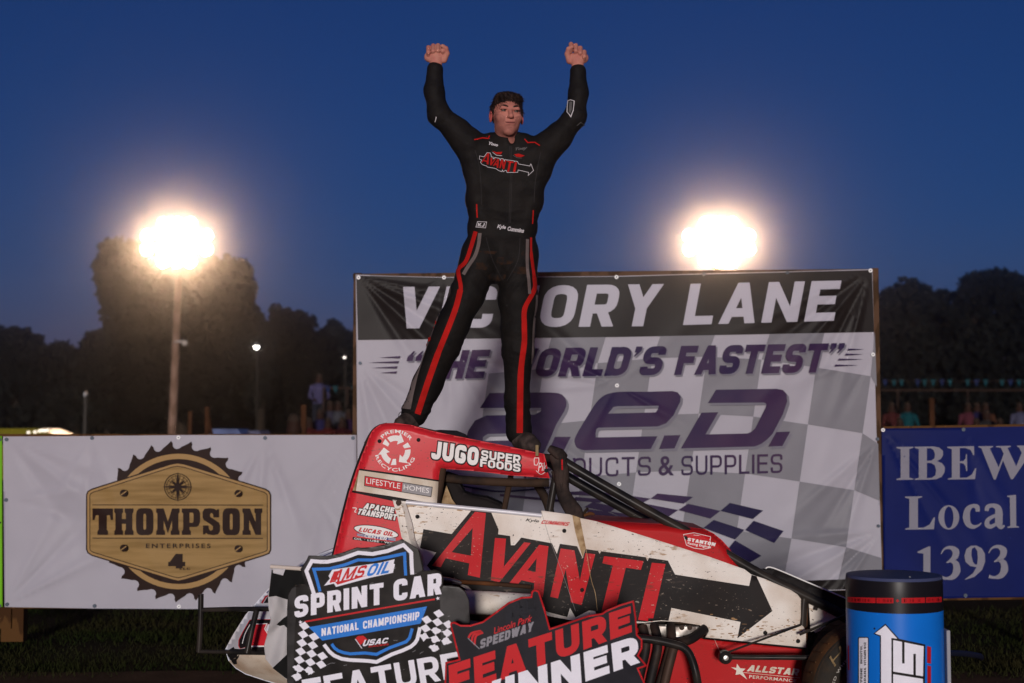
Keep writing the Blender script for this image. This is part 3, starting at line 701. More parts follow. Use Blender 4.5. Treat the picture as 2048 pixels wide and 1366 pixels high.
# ================================================================ trees
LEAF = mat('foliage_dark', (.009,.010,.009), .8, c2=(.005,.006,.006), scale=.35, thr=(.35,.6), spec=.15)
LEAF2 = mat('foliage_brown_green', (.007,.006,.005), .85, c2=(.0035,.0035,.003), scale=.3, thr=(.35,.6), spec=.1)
BARK = mat('bark', (.035,.025,.018), .9)
def tree(px, blobs, Y, label, n=7000, leaf=.22, m=None, depth=None, seed=1, group='dark trees beyond the track'):
    """blobs: px,py,rx,ry ellipses in the photo, each an irregular ball of leaves at depth Y"""
    r = np.random.RandomState(seed); base = P(px, 862, Y)
    root = thing('tree', (base.x, Y, 0), label, 'tree', group)
    tot = sum(b[2]*b[3] for b in blobs); vs = []; k = Y/FPX
    for bx_, by_, rx, ry in blobs:
        c = P(bx_, by_, Y); cnt = int(n*rx*ry/tot); RX, RZ = rx*k, ry*k; RY = (RX+RZ)/2*.8
        nb = max(6, cnt//55); d = r.randn(nb, 3); d /= np.linalg.norm(d, axis=1)[:, None]; rad = r.uniform(.45, 1.0, nb)**.5
        cc = d*rad[:, None]*np.array([RX, RY, RZ])*r.uniform(.8,1.06,nb)[:, None]+np.array(c); cr = r.uniform(.07, .27, nb)*min(RX, RZ)+leaf
        idx = r.randint(0, nb, cnt); o = r.randn(cnt, 3); o /= np.linalg.norm(o, axis=1)[:, None]; p = cc[idx]+o*(cr[idx]*r.uniform(.3, 1, cnt)**.5)[:, None]
        vs.append(p)
    p = np.concatenate(vs); N_ = len(p)
    u = r.randn(N_, 3); u /= np.linalg.norm(u, axis=1)[:, None]; w_ = np.cross(u, r.randn(N_, 3)); w_ /= np.linalg.norm(w_, axis=1)[:, None]
    s = leaf*r.uniform(.5, 1.5, N_)[:, None]
    Q = np.stack([p-u*s, p-w_*s*.5, p+u*s, p+w_*s*.5], 1).reshape(-1, 3)
    me = bpy.data.meshes.new('crown'); me.vertices.add(len(Q)); me.vertices.foreach_set('co', (Q-np.array(root.location)).ravel())
    me.loops.add(4*N_); me.loops.foreach_set('vertex_index', np.arange(4*N_)); me.polygons.add(N_); me.polygons.foreach_set('loop_start', np.arange(N_)*4)
    me.update(calc_edges=True); me.materials.append(m or LEAF)
    o = bpy.data.objects.new('crown', me); COL.objects.link(o); o.parent = root
    top = P(blobs[0][0], blobs[0][1], Y); mb = MB(); th = .022*top.z+.08
    mb.tube([(base.x, Y, -.2), (base.x+.1, Y, top.z*.4), (top.x, Y, top.z)], [th*1.4, th, th*.3], BARK, 10, 4)
    for b in blobs[1:5]:
        e = P(b[0], b[1], Y); mb.tube([(base.x+.1, Y, top.z*.35), ((base.x+e.x)/2, Y+r.uniform(-.5,.5), (top.z*.35+e.z)/2+.3), e], [th*.6, th*.4, th*.15], BARK, 8, 3)
    mb.build('trunk', root, True)
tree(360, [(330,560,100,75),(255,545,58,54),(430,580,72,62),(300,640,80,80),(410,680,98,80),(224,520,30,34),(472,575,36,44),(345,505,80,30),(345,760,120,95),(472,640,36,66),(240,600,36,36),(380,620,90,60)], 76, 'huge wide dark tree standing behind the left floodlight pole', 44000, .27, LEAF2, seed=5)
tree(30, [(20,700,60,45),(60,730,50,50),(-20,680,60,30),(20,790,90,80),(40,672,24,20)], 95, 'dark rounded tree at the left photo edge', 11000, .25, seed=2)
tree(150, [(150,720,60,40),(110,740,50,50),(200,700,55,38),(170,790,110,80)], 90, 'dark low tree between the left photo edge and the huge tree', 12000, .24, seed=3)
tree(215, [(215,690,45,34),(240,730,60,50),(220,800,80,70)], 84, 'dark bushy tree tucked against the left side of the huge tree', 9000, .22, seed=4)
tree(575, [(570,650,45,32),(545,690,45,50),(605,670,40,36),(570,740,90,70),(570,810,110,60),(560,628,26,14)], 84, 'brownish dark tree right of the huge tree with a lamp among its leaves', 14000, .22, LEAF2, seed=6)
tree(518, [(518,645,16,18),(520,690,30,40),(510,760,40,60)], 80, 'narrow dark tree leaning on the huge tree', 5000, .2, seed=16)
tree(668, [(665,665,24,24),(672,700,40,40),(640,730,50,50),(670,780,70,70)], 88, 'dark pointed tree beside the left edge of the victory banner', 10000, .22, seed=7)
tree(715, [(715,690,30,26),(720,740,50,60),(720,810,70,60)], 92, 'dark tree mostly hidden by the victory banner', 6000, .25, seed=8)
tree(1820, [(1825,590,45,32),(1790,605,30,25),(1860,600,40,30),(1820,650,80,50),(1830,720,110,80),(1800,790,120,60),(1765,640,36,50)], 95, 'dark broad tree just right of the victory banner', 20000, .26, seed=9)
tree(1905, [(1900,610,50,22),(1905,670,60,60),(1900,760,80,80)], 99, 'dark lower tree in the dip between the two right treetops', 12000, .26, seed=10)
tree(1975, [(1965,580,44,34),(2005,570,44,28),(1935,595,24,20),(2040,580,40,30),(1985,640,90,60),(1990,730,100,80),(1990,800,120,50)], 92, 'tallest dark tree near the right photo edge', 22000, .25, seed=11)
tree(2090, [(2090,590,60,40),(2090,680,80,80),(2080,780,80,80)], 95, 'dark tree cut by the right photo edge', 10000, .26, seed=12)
# wooded rise far behind, filling under the crowns
wv = []; wf = []; wx = np.linspace(-74, 74, 90)
for i, x in enumerate(wx):
    for j, (yy, zz) in enumerate(((100, -.5), (103, 3.2+1.0*noise.noise(Vector((x*.12, 3, 0)))), (112, 5.6+1.3*noise.noise(Vector((x*.1, 7, 0)))), (130, 5.5), (140, -.5))):
        wv.append((x, yy, zz))
for i in range(89):
    for j in range(4): a = i*5+j; wf.append((a, a+5, a+6, a+1))
o = mesh_obj('hill', wv, wf, mat('wooded_hill', (.006,.006,.004), .95, c2=(.003,.004,.003), scale=.6, bump=.8, bscale=2, spec=.05), smooth=True); tag(o, kind='structure')

# ================================================================ signed distance modelling
class Field:
    def __init__(s, xs, ys, zs):
        s.ax = [np.asarray(a, float) for a in (xs, ys, zs)]; s.F = np.full([len(a) for a in s.ax], .2)
    def sub(s, lo, hi, pad):
        sl = []
        for a, l, h in zip(s.ax, lo, hi):
            i0 = np.searchsorted(a, l-pad); i1 = np.searchsorted(a, h+pad); sl.append(slice(max(i0-1, 0), min(i1+1, len(a))))
        g = [s.ax[0][sl[0]][:, None, None], s.ax[1][sl[1]][None, :, None], s.ax[2][sl[2]][None, None, :]]
        return tuple(sl), g
    def put(s, sl, d, k, op='u'):
        c = s.F[sl]
        if op == 'u':
            if k > 0: h = np.maximum(k-np.abs(c-d), 0)/k; s.F[sl] = np.minimum(c, d)-h*h*k*.25
            else: s.F[sl] = np.minimum(c, d)
        else:
            d = -d
            if k > 0: h = np.maximum(k-np.abs(c-d), 0)/k; s.F[sl] = np.maximum(c, d)+h*h*k*.25
            else: s.F[sl] = np.maximum(c, d)
    def cap(s, a, b, ra, rb, k=.02, op='u', fl=1.0):
        a = np.array(a, float); b = np.array(b, float); R = max(ra, rb)
        sl, (X, Y, Z_) = s.sub(np.minimum(a, b)-R, np.maximum(a, b)+R, .06+k)
        ba = b-a; px, py, pz = X-a[0], Y-a[1], Z_-a[2]
        h = np.clip((px*ba[0]+py*ba[1]+pz*ba[2])/max(ba@ba, 1e-12), 0, 1)
        d = np.sqrt((px-h*ba[0])**2+((py-h*ba[1])/fl)**2+(pz-h*ba[2])**2)-(ra+(rb-ra)*h)
        s.put(sl, d, k, op); return s
    def chain(s, pts, rs, k=.02, **q):
        for i in range(len(pts)-1): s.cap(pts[i], pts[i+1], rs[i], rs[i+1], k, **q)
        return s
    def ell(s, c, r, k=.02, op='u', rot=None):
        c = np.array(c, float); R = max(r); sl, (X, Y, Z_) = s.sub(c-R, c+R, .06+k)
        x, y, z = X-c[0], Y-c[1], Z_-c[2]
        if rot is not None:
            M = np.array(rot); x, y, z = (M[0,0]*x+M[1,0]*y+M[2,0]*z, M[0,1]*x+M[1,1]*y+M[2,1]*z, M[0,2]*x+M[1,2]*y+M[2,2]*z)
        q = np.sqrt((x/r[0])**2+(y/r[1])**2+(z/r[2])**2); d = (q-1)*min(r)
        s.put(sl, d, k, op); return s
    def mesh(s, disp=None):
        xs, ys, zs = s.ax; F = s.F
        if disp is not None: F = F+disp(xs[:, None, None], ys[None, :, None], zs[None, None, :])
        I = F < 0; nx, ny, nz = F.shape
        c = np.zeros((nx-1, ny-1, nz-1), np.int8)
        for i in (0, 1):
            for j in (0, 1):
                for k in (0, 1): c += I[i:nx-1+i, j:ny-1+j, k:nz-1+k]
        act = (c > 0) & (c < 8); ci, cj, ck = np.nonzero(act); n = len(ci)
        acc = np.zeros((n, 3)); cnt = np.zeros(n)
        co8 = [(i, j, k) for i in (0, 1) for j in (0, 1) for k in (0, 1)]
        for A in co8:
            for ax in range(3):
                if A[ax]: continue
                B = list(A); B[ax] = 1
                fa = F[ci+A[0], cj+A[1], ck+A[2]]; fb = F[ci+B[0], cj+B[1], ck+B[2]]; m = (fa < 0) != (fb < 0)
                t = np.where(m, fa/np.where(m, fa-fb, 1), 0)
                pa = np.c_[xs[ci+A[0]], ys[cj+A[1]], zs[ck+A[2]]]; pb = np.c_[xs[ci+B[0]], ys[cj+B[1]], zs[ck+B[2]]]
                acc += np.where(m[:, None], pa+(pb-pa)*t[:, None], 0); cnt += m
        V = acc/np.maximum(cnt, 1)[:, None]; idx = -np.ones(c.shape, np.int64); idx[ci, cj, ck] = np.arange(n); Q = []
        for ax in range(3):
            sh = [slice(None)]*3; sh2 = [slice(None)]*3; sh[ax] = slice(0, F.shape[ax]-1); sh2[ax] = slice(1, None)
            a = I[tuple(sh)]; b = I[tuple(sh2)]; e = np.argwhere(a != b)
            o1, o2 = [q for q in range(3) if q != ax]
            ok = (e[:, o1] > 0) & (e[:, o2] > 0) & (e[:, o1] < c.shape[o1]) & (e[:, o2] < c.shape[o2]); e = e[ok]
            ins = a[tuple(e.T)]
            def g(d1, d2):
                q = e.copy(); q[:, o1] -= d1; q[:, o2] -= d2; return idx[tuple(q.T)]
            quad = np.c_[g(1, 1), g(0, 1), g(0, 0), g(1, 0)]
            flip = ins if ax != 1 else ~ins
            quad[~flip] = quad[~flip][:, ::-1]
            Q.append(quad[(quad >= 0).all(1)])
        return V, np.concatenate(Q)
def sdf_obj(name, field, mats, parent, disp=None, fmat=None):
    V, Q = field.mesh(disp); me = bpy.data.meshes.new(name)
    n = len(Q); L0 = np.array(parent.location) if parent is not None and parent.type == 'EMPTY' else np.zeros(3)
    me.vertices.add(len(V)); me.vertices.foreach_set('co', V.ravel()); me.loops.add(4*n); me.loops.foreach_set('vertex_index', Q.ravel()); me.polygons.add(n); me.polygons.foreach_set('loop_start', np.arange(n)*4)
    me.update(calc_edges=True); me.validate()
    for m in mats: me.materials.append(m)
    if fmat is not None:
        C = V[Q].mean(1); me.polygons.foreach_set('material_index', fmat(C).astype(np.int32))
    me.polygons.foreach_set('use_smooth', np.ones(len(me.polygons), bool))
    o = bpy.data.objects.new(name, me); COL.objects.link(o)
    if parent is not None:
        o.parent = parent
        if parent.type == 'EMPTY': o.matrix_parent_inverse = Matrix.Translation(-parent.location)
    return o

# ================================================================ spectators and stands
def crowd_mesh(seated):
    a = lambda lo, hi, h: np.arange(lo, hi, h)
    f = Field(a(-.35,.36,.022), a(-.75,.3,.022), a(-.06,1.85,.022)); s = 0 if not seated else -.42
    hip = .93+s
    f.cap((0,0,hip+.62),(0,0,hip+.64),.085,.1,.02); f.ell((0,0,hip+.75),(.08,.095,.115),.02)
    f.cap((0,.0,hip+.1),(0,0,hip+.42),.15,.17,.05); f.cap((-.17,0,hip+.48),(.17,0,hip+.48),.06,.06,.06)
    for q in (-1, 1):
        el = (q*.26,-.08,hip+.22); f.chain([(q*.2,0,hip+.48), el, (q*.16,-.26,hip+.12)], [.055,.045,.035], .02); f.ell((q*.14,-.3,hip+.11),(.04,.05,.03),.02)
        if seated: f.chain([(q*.09,0,hip),(q*.12,-.42,hip+.02),(q*.12,-.42,.06)], [.09,.07,.05], .03); f.ell((q*.12,-.5,.04),(.05,.13,.045),.02)
        else: f.chain([(q*.09,0,hip),(q*.11,0,.48),(q*.11,0,.07)], [.095,.07,.05], .03); f.ell((q*.11,-.06,.04),(.05,.13,.045),.02)
    V, Q = f.mesh(); C = V[Q].mean(1); m = np.full(len(Q), 1)
    m[C[:, 2] > hip+.58] = 0; m[(C[:, 2] > hip+.76)] = 3; m[(C[:, 2] > hip+.7) & (C[:, 1] > .0)] = 3
    m[(C[:, 2] < hip+.03)] = 2; m[(np.hypot(np.abs(C[:, 0])-.14, C[:, 1]+.3) < .07) & (np.abs(C[:, 2]-hip-.11) < .07)] = 0
    me = bpy.data.meshes.new('person'); me.from_pydata(V.tolist(), [], Q.tolist()); me.polygons.foreach_set('material_index', m.astype(np.int32)); me.polygons.foreach_set('use_smooth', np.ones(len(Q), bool))
    for k in range(4): me.materials.append(None)
    me.update(); return me
SIT, STAND = crowd_mesh(True), crowd_mesh(False)
SKINC = mat('crowd_skin', (.025,.012,.009), .6); HAIRC = mat('crowd_hair', (.03,.02,.015), .7); JEAN = mat('crowd_trousers', (.012,.013,.02), .8)
def person(px, pyfeet, Y, shirt, label, seated=True, sc_=1, rz=0, zbase=None):
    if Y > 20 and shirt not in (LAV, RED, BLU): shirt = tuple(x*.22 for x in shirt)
    p = P(px, pyfeet, Y); o = bpy.data.objects.new('person', SIT if seated else STAND); COL.objects.link(o)
    o.location = (p.x, Y, p.z if zbase is None else zbase); o.scale = (sc_,)*3; o.rotation_euler = (0, 0, rz)
    for i, m in enumerate((SKINC, mat('shirt_'+'_'.join(str(int(c*100)) for c in shirt), shirt, .8), JEAN, HAIRC)): o.material_slots[i].link = 'OBJECT'; o.material_slots[i].material = m
    return tag(o, label, 'person', 'spectators in the stands')
ALU = mat('bleacher_planks', (.02,.018,.018), .6, metal=.0); RUST = mat('bleacher_frame', (.03,.018,.014), .7)
def stand(x0, x1, Y, rows, label):
    a = P(x0, 862, Y); b = P(x1, 862, Y); root = thing('bleacher', ((a.x+b.x)/2, Y, 0), label, 'bleachers')
    for i in range(rows):
        MB().box((a.x, Y+i*.7, .42+i*.22), (b.x, Y+i*.7+.26, .46+i*.22), ALU).build('bench', root)
        MB().box((a.x, Y+i*.7-.4, .06+i*.22), (b.x, Y+i*.7-.1, .1+i*.22), ALU).build('footboard', root)
    fr = MB(); n = max(3, int((b.x-a.x)/1.8))
    for k in range(n+1):
        x = a.x+(b.x-a.x)*k/n
        fr.tube([(x, Y-.4, -.05), (x, Y+rows*.7, .22*rows+.2)], .03, RUST, 6); fr.tube([(x, Y+rows*.7, -.05), (x, Y+rows*.7, .22*rows+1.3)], .03, RUST, 6)
    fr.build('frame', root)
    MB().tube([(a.x, Y+rows*.7, .22*rows+1.3), (b.x, Y+rows*.7, .22*rows+1.3)], .03, RUST, 6).build('handrail', root)
    return Y
stand(600, 760, 34, 6, 'dark bleachers beside the left edge of the victory banner')
stand(1730, 2200, 36, 6, 'long dark bleachers above the navy banner')
def seat(px, Y, row, shirt, label, sc_=1, rz=0): person(px, 862, Y+row*.7+.1, shirt, label, True, sc_, rz, zbase=.46+row*.22-.51+.06)
LAV, RED, BLU = (.05,.045,.1), (.05,.008,.008), (.02,.02,.08)
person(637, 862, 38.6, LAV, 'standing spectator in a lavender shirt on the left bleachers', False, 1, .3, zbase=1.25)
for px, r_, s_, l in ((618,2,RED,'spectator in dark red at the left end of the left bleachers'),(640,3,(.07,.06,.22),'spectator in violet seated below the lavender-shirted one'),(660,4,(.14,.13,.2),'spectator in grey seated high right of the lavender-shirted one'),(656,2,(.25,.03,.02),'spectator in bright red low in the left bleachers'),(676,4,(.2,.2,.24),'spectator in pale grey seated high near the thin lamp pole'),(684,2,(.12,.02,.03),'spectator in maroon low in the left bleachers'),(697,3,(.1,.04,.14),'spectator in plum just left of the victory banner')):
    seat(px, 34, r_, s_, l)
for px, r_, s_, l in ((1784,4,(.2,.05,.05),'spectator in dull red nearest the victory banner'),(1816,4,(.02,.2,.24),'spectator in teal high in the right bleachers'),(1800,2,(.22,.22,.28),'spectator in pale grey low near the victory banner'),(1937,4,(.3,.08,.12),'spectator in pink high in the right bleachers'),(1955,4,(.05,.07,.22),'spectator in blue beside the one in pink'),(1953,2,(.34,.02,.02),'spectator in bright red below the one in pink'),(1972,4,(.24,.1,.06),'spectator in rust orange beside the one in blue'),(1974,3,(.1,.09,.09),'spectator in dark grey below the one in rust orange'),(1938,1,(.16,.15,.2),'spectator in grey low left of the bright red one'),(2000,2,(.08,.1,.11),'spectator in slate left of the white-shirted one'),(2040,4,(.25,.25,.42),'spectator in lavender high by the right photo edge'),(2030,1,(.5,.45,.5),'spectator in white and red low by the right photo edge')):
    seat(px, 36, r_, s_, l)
# bunting strung along the top of the stands
CY = mat('pennant_cyan', (.008,.05,.065), .7); CB = mat('pennant_blue', (.01,.02,.07), .7)
def bunting(xs, py, Y, label):
    root = thing('bunting', P(xs[0], py, Y), label, 'bunting'); fl = []
    for i, px in enumerate(xs):
        c = P(px, py, Y); r = .07; mesh_obj('pennant', [c+Vector((-r,0,.06)), c+Vector((r,0,.06)), c+Vector((.02,.05,-.12)), c+Vector((-r,.008,.06)), c+Vector((r,.008,.06)), c+Vector((.02,.058,-.12))], [(0,2,1),(3,4,5),(0,1,4,3),(1,2,5,4),(2,0,3,5)], CY if i % 3 else CB, root)
    MB().tube([P(xs[0]-6, py-3, Y), P((xs[0]+xs[-1])/2, py-1, Y), P(xs[-1]+6, py-3, Y)], .008, RUST, 6, 4).build('string', root)
bunting([1770,1788,1803,1835,1849,1866,1884,1900,1935,1953,1971,2004,2021,2038,2052], 764, 36.5, 'string of small cyan pennants above the right bleachers')
bunting([655,670,708], 777, 34.5, 'short string of cyan pennants above the left bleachers')
def wpost(px, y0, w_, Y, label, brace=0):
    a = P(px, y0, Y); root = thing('timber_post', (a.x, Y, 0), label, 'post'); r = w_*Y/FPX/2
    MB().box((a.x-r, Y, -.1), (a.x+r, Y+2*r, a.z), mat('post_orange_brown', (.05,.02,.009), .8, c2=(.03,.012,.006), scale=4), .01).build('shaft', root)
    if brace: e = P(px+brace, 868, Y); MB().tube([(a.x, Y+r, a.z-.05), (e.x, Y+r, e.z-.5)], r*.7, MATS['post_orange_brown'], 6).build('brace', root)
wpost(414, 813, 9, 22, 'brown timber post with a slanted brace behind the saw blade banner', 20)
wpost(607, 809, 11, 22, 'brown timber post at the end of the left bleachers')
wpost(1864, 796, 10, 24, 'brown timber post standing in front of the right bleachers')
wpost(380, 822, 8, 28, 'faint brown timber post beside the floodlight pole')
# green-shirted official
o = person(588, 862, 17.5, (.1,.55,.03), 'person in a neon green shirt bending behind the saw blade banner', False, 1, .5, zbase=-.1); o['group'] = 'people behind the saw blade banner'
# parked vehicles far behind the left banner
def car(px, pyt, L, Y, c, label, rz=0, lights=0):
    h = 1.45; p = P(px, 862, Y); root = thing('parked_car', (p.x, Y, 0), label, 'car', 'vehicles parked behind the saw blade banner')
    body = mat('paint_'+'_'.join(str(int(k*100)) for k in c), c, .3, coat=.5); zt = P(px, pyt, Y).z; k = zt/h
    prof = [(-.5,.32),(-.5,.62),(-.47,.72),(-.33,.78),(-.2,1.0),(.12,1.0),(.3,.76),(.46,.68),(.5,.58),(.5,.3)]
    v = []; n = len(prof)
    for yy, sc2 in ((-.8, 1), (.8, 1)): v += [(p.x+x*L, Y+yy*(1 if z < .8 else .8), z*zt) for x, z in prof]
    f = [tuple(range(n)), tuple(range(n, 2*n))[::-1]]+[(i, i+n, (i+1) % n+n, (i+1) % n) for i in range(n)]
    mesh_obj('body', v, f, body, root); gl = mat('car_glass', (.02,.025,.03), .1)
    g_ = [(-.31,.79),(-.19,.96),(.11,.96),(.27,.79)]; mesh_obj('window', [(p.x+x*L, Y-.81+(.16 if z > .9 else .0), z*zt) for x, z in g_]+[(p.x+x*L, Y-.6, z*zt) for x, z in g_], [(0,1,2,3),(7,6,5,4),(0,3,7,4),(1,5,6,2),(0,4,5,1),(3,2,6,7)], gl, root)
    for x in (-.32, .32): MB().lathe([(.12,-.1),(.3,-.1),(.32,-.05),(.32,.1)], (p.x+x*L, Y-.72, .31), mat('car_tyre', (.02,.02,.02), .8), 'Y', 20).build('wheel', root)
    return root
car(52, 857, 4.3, 30, (.16,.14,.012), 'yellow car roof showing above the far left banner')
r_ = thing('roof_glints', P(82, 861, 28), 'cluster of small glowing beads added as lights reflected in the yellow car roof', 'reflection'); m = MB()  # no lamps here: reflected lights, added as small glowing beads
for x, y in ((70,864),(79,862),(84,861),(90,861.5),(96,860),(57,865)): m.lathe([(.0001,-.05),(.025,-.035),(.035,0),(.03,.04)], P(x, y, 28), GLINT, 'Y', 10)
m.build('bulb_or_glint', r_, True)
car(466, 858, 1.8, 32, (.12,.15,.28), 'small pale blue car roof showing above the saw blade banner')
car(514, 861, 1.3, 33, (.09,.09,.14), 'small grey lilac vehicle right of the pale blue car')

# ================================================================ haze
hz = mesh_obj('haze', [(x, y, z) for z in (-1.2, 17) for x, y in ((-75,-5),(75,-5),(75,146),(-75,146))], [(3,2,1,0),(4,5,6,7),(0,1,5,4),(1,2,6,5),(2,3,7,6),(3,0,4,7)], [])
tag(hz, kind='stuff'); hm = bpy.data.materials.new('haze'); hm.use_nodes = True; n_ = hm.node_tree; n_.nodes.clear()
ho = n_.nodes.new('ShaderNodeOutputMaterial'); hv = n_.nodes.new('ShaderNodeVolumePrincipled')
hv.inputs['Density'].default_value = .0022; hv.inputs['Anisotropy'].default_value = .983; hv.inputs['Color'].default_value = (.95,.95,.97,1)
n_.links.new(hv.outputs[0], ho.inputs['Volume']); hz.data.materials.append(hm)
# ================================================================ race car
RED = dirty('paint_red', (.42,.012,.014), mud=(.2,.03,.02), amount=.15); REDB = dirty('paint_bright_red', (.55,.02,.03), mud=(.3,.05,.03), amount=.1, rough=.28)
CREAM = dirty('paint_white', (.74,.69,.63), mud=(.36,.22,.11), amount=.6, rough=.4)
CREAM2 = mat('paint_cream_band', (.7,.64,.56), .45, c2=(.55,.47,.37), scale=9)
BLKP = dirty('decal_black', (.013,.0105,.0105), mud=(.06,.045,.035), dark=(.25,.2,.16), amount=.3, rough=.45, coat=.1); BLKE = mat('edge_black', (.015,.013,.013), .5)
REDL = dirty('decal_red', (.5,.012,.018), mud=(.2,.03,.02), dark=(.5,.3,.25), amount=.1, rough=.4); WHT = mat('decal_white', (.8,.78,.76), .45, var=.08, scale=12)
TUBE = mat('tube_black', (.012,.011,.011), .33, c2=(.03,.024,.02), scale=9, spec=.6); TUBEM = mat('tube_muddy', (.05,.03,.02), .7, c2=(.015,.012,.011), scale=7)
RUSTM = mat('rust_tube', (.17,.06,.018), .7, c2=(.05,.025,.015), scale=5); CHROME = mat('bolt_steel', (.5,.48,.45), .3, metal=.9); SILVER = mat('silver_tube', (.68,.68,.72), .35, metal=.1)
PLATE = mat('header_plate', (.3,.28,.26), .4, metal=.7, c2=(.1,.08,.07), scale=20); EXH = mat('exhaust_pipe', (.06,.035,.025), .6, c2=(.015,.012,.012), scale=6, metal=.3)
TAPE = mat('cloth_tape', (.022,.017,.016), .85, c2=(.05,.035,.03), scale=14, bump=.5, bscale=40)
TYRE = mat('tyre_rubber', (.03,.026,.022), .7, c2=(.055,.035,.02), scale=5, bump=.3); TYREM = mat('tyre_mud', (.13,.06,.025), .85, c2=(.06,.035,.02), scale=8)
LBLUE = mat('decal_blue', (.02,.03,.2), .45); TANM = mat('dried_mud', (.42,.3,.17), .85, c2=(.25,.16,.08), scale=30)
YC = 7.1
random.seed(11)
car_root = thing('race_car', P(1150, 1450, YC), 'mud-splashed red and white open-wheel dirt race car with a black arrow and red block lettering', 'race car')
def dz(amp, sx, sy): return lambda u, v: amp*np.sin(u/sx+np.sin(v/sy))*np.cos(v/sy+u/sx*.6)
# rear cowl beside the driver's head
cowl_o = [(666,1114),(682,1048),(698.4,983.7),(712.7,939.8),(724,910),(732.5,889.3),(739,871.7),(745,861),(752.2,854.5),(761,849),(772,846.8),(791.8,846),(822.5,850),(859.9,861),(910,871.5),(960,881.5),(1013.7,892),(1088.4,908),(1093,925),(1096,945.4),(1099.4,956.4),(1018,950.5),(960,943),(910,939),(884,937.5),(881,950),(879.6,961.8),(878,985),(876.3,1010),(876,1130),(800,1180),(650,1180)]
cs = Sheet(cowl_o, 6.83, .055, dz(.002, 60, 50), rnd=13, rdepth=.03, step=6)
cowl = cs.build('cowl', REDB, car_root)
# far side of the cowl
Sheet([(x+0, y) for x, y in cowl_o], 7.33, .04, None, rnd=12, rdepth=.02, step=30).build('cowl', REDB, car_root)
mb = MB(); mb.tube([P(668,1112,6.9), P(699,984,6.9), P(733,889,6.9), P(752,858,6.9), P(775,850,6.9)], .012, BLKE, 8, 3); mb.build('edge_trim', cowl)
zc = lambda x, y: (660+x/4.553, 830+y/4.553)
D = Decals(cs, base=.001)
D.add(poly([zc(262,490),(719,937),(800,948),(884,961),(878.5,963.5),(798,951.5),(718.3,940.5)][1:]), BLKE, same=True)
D.add(poly([(718.3,940.5),(798,951.5),(878.5,963.5),(875.5,1008),(835,1002),(780,992.5),(712,981.5)]), CREAM2)
D.add(poly([(713,980.5),(707.5,940+5),(718.3,940.5),(712,981.5),(705.5,981)][2:]), TANM)
D.add(poly([(705,981),(780,992),(838,1002),(876,1008),(876,1012),(836,1010),(790,1003),(703,984.5)]), BLKE)
q = [zc(315,553), zc(935,655), zc(922,748), zc(310,647)]
D.add(poly(q), BLKE); D.add(poly(inset(q, 1.3)), mat('decal_grey', (.3,.29,.3), .5))
D.add(poly([zc(320,559), zc(661,614), zc(653,698), zc(316,640)]), REDL)
D.add(txt('LIFESTYLE', [zc(333,572), zc(642,622), zc(638,672), zc(330,622)], bold=.0), WHT); D.add(txt('HOMES', [zc(672,632), zc(905,668), zc(900,712), zc(670,676)], bold=.0), WHT, same=True)
# recycling emblem
ecx, ecy = zc(597, 322)
for k in range(3):
    a0 = -38+k*120
    pt = lambda a, r: (ecx+r*1.0*math.sin(math.radians(a)), ecy-r*math.cos(math.radians(a)))
    D.add(poly([pt(a0+a, 30) for a in range(4, 56, 8)]+[pt(a0+54, 36), pt(a0+82, 24), pt(a0+52, 12), pt(a0+52, 19)]+[pt(a0+a, 19) for a in range(46, 3, -8)]), WHT, same=True)
    D.add(poly([pt(a0-4, 31), pt(a0-5, 18), pt(a0-25, 17), pt(a0-25, 29)]), WHT, same=True)
D.add(arctext('PREMIER', ecx, ecy, 35, -47, 56, 6.5, bold=.02), WHT); D.add(arctext('RECYCLING', ecx, ecy, 42, 256, 112, 6.5, bold=.02, inward=True), WHT)
jq = lambda a, b, c, d: [zc(*a), zc(*b), zc(*c), zc(*d)]
def z2(x, y): return (860+x/4.553, 840+y/4.553)
J1 = [z2(20,188), z2(450,252), z2(440,420), z2(8,352)]; J2 = [z2(468,272), z2(826,322), z2(818,398), z2(465,352)]; J3 = [z2(458,352), z2(826,402), z2(822,474), z2(455,424)]
for J, s_ in ((J1,'JUGO'),(J2,'SUPER'),(J3,'FOODS')):
    D.add(blk(s_, J, t=.27 if s_ == 'JUGO' else .22, w=.75, gap=.1, shear=.05 if s_ == 'JUGO' else 0, grow=.07 if s_ == 'JUGO' else .12), BLKE, same=(s_ == 'FOODS'))
for J, s_ in ((J1,'JUGO'),(J2,'SUPER'),(J3,'FOODS')): D.add(blk(s_, J, t=.27 if s_ == 'JUGO' else .22, w=.75, gap=.1, shear=.05 if s_ == 'JUGO' else 0), WHT, same=(s_ != 'JUGO'))
D.add(stroke([z2(950,345),z2(990,345),z2(992,375),z2(975,412),z2(950,408),z2(948,375),z2(950,345)], 1.2), WHT); D.add(txt('Pik', [z2(975,390),z2(1060,385),z2(1070,455),z2(985,470)], shear=.4), WHT)
D.add(stroke(smoothline([z2(965,460),z2(1010,495),z2(1055,470)]), 1), WHT)
for s_, y0, xo in (('APACHE', 800, 0), ('TRANSPORT', 850, -58)):
    wq = [zc(318+xo, y0), zc(592 if xo == 0 else 612, y0+(44 if xo == 0 else 56)), zc(588 if xo == 0 else 608, y0+(96 if xo == 0 else 112)), zc(300+xo, y0+52)]
    D.add(blk(s_, wq, t=.26, w=.68, shear=.15, grow=.12), BLKE, same=True)
for s_, y0, xo in (('APACHE', 800, 0), ('TRANSPORT', 850, -58)):
    wq = [zc(318+xo, y0), zc(592 if xo == 0 else 612, y0+(44 if xo == 0 else 56)), zc(588 if xo == 0 else 608, y0+(96 if xo == 0 else 112)), zc(300+xo, y0+52)]
    D.add(blk(s_, wq, t=.26, w=.68, shear=.15), WHT, same=(s_ != 'APACHE'))
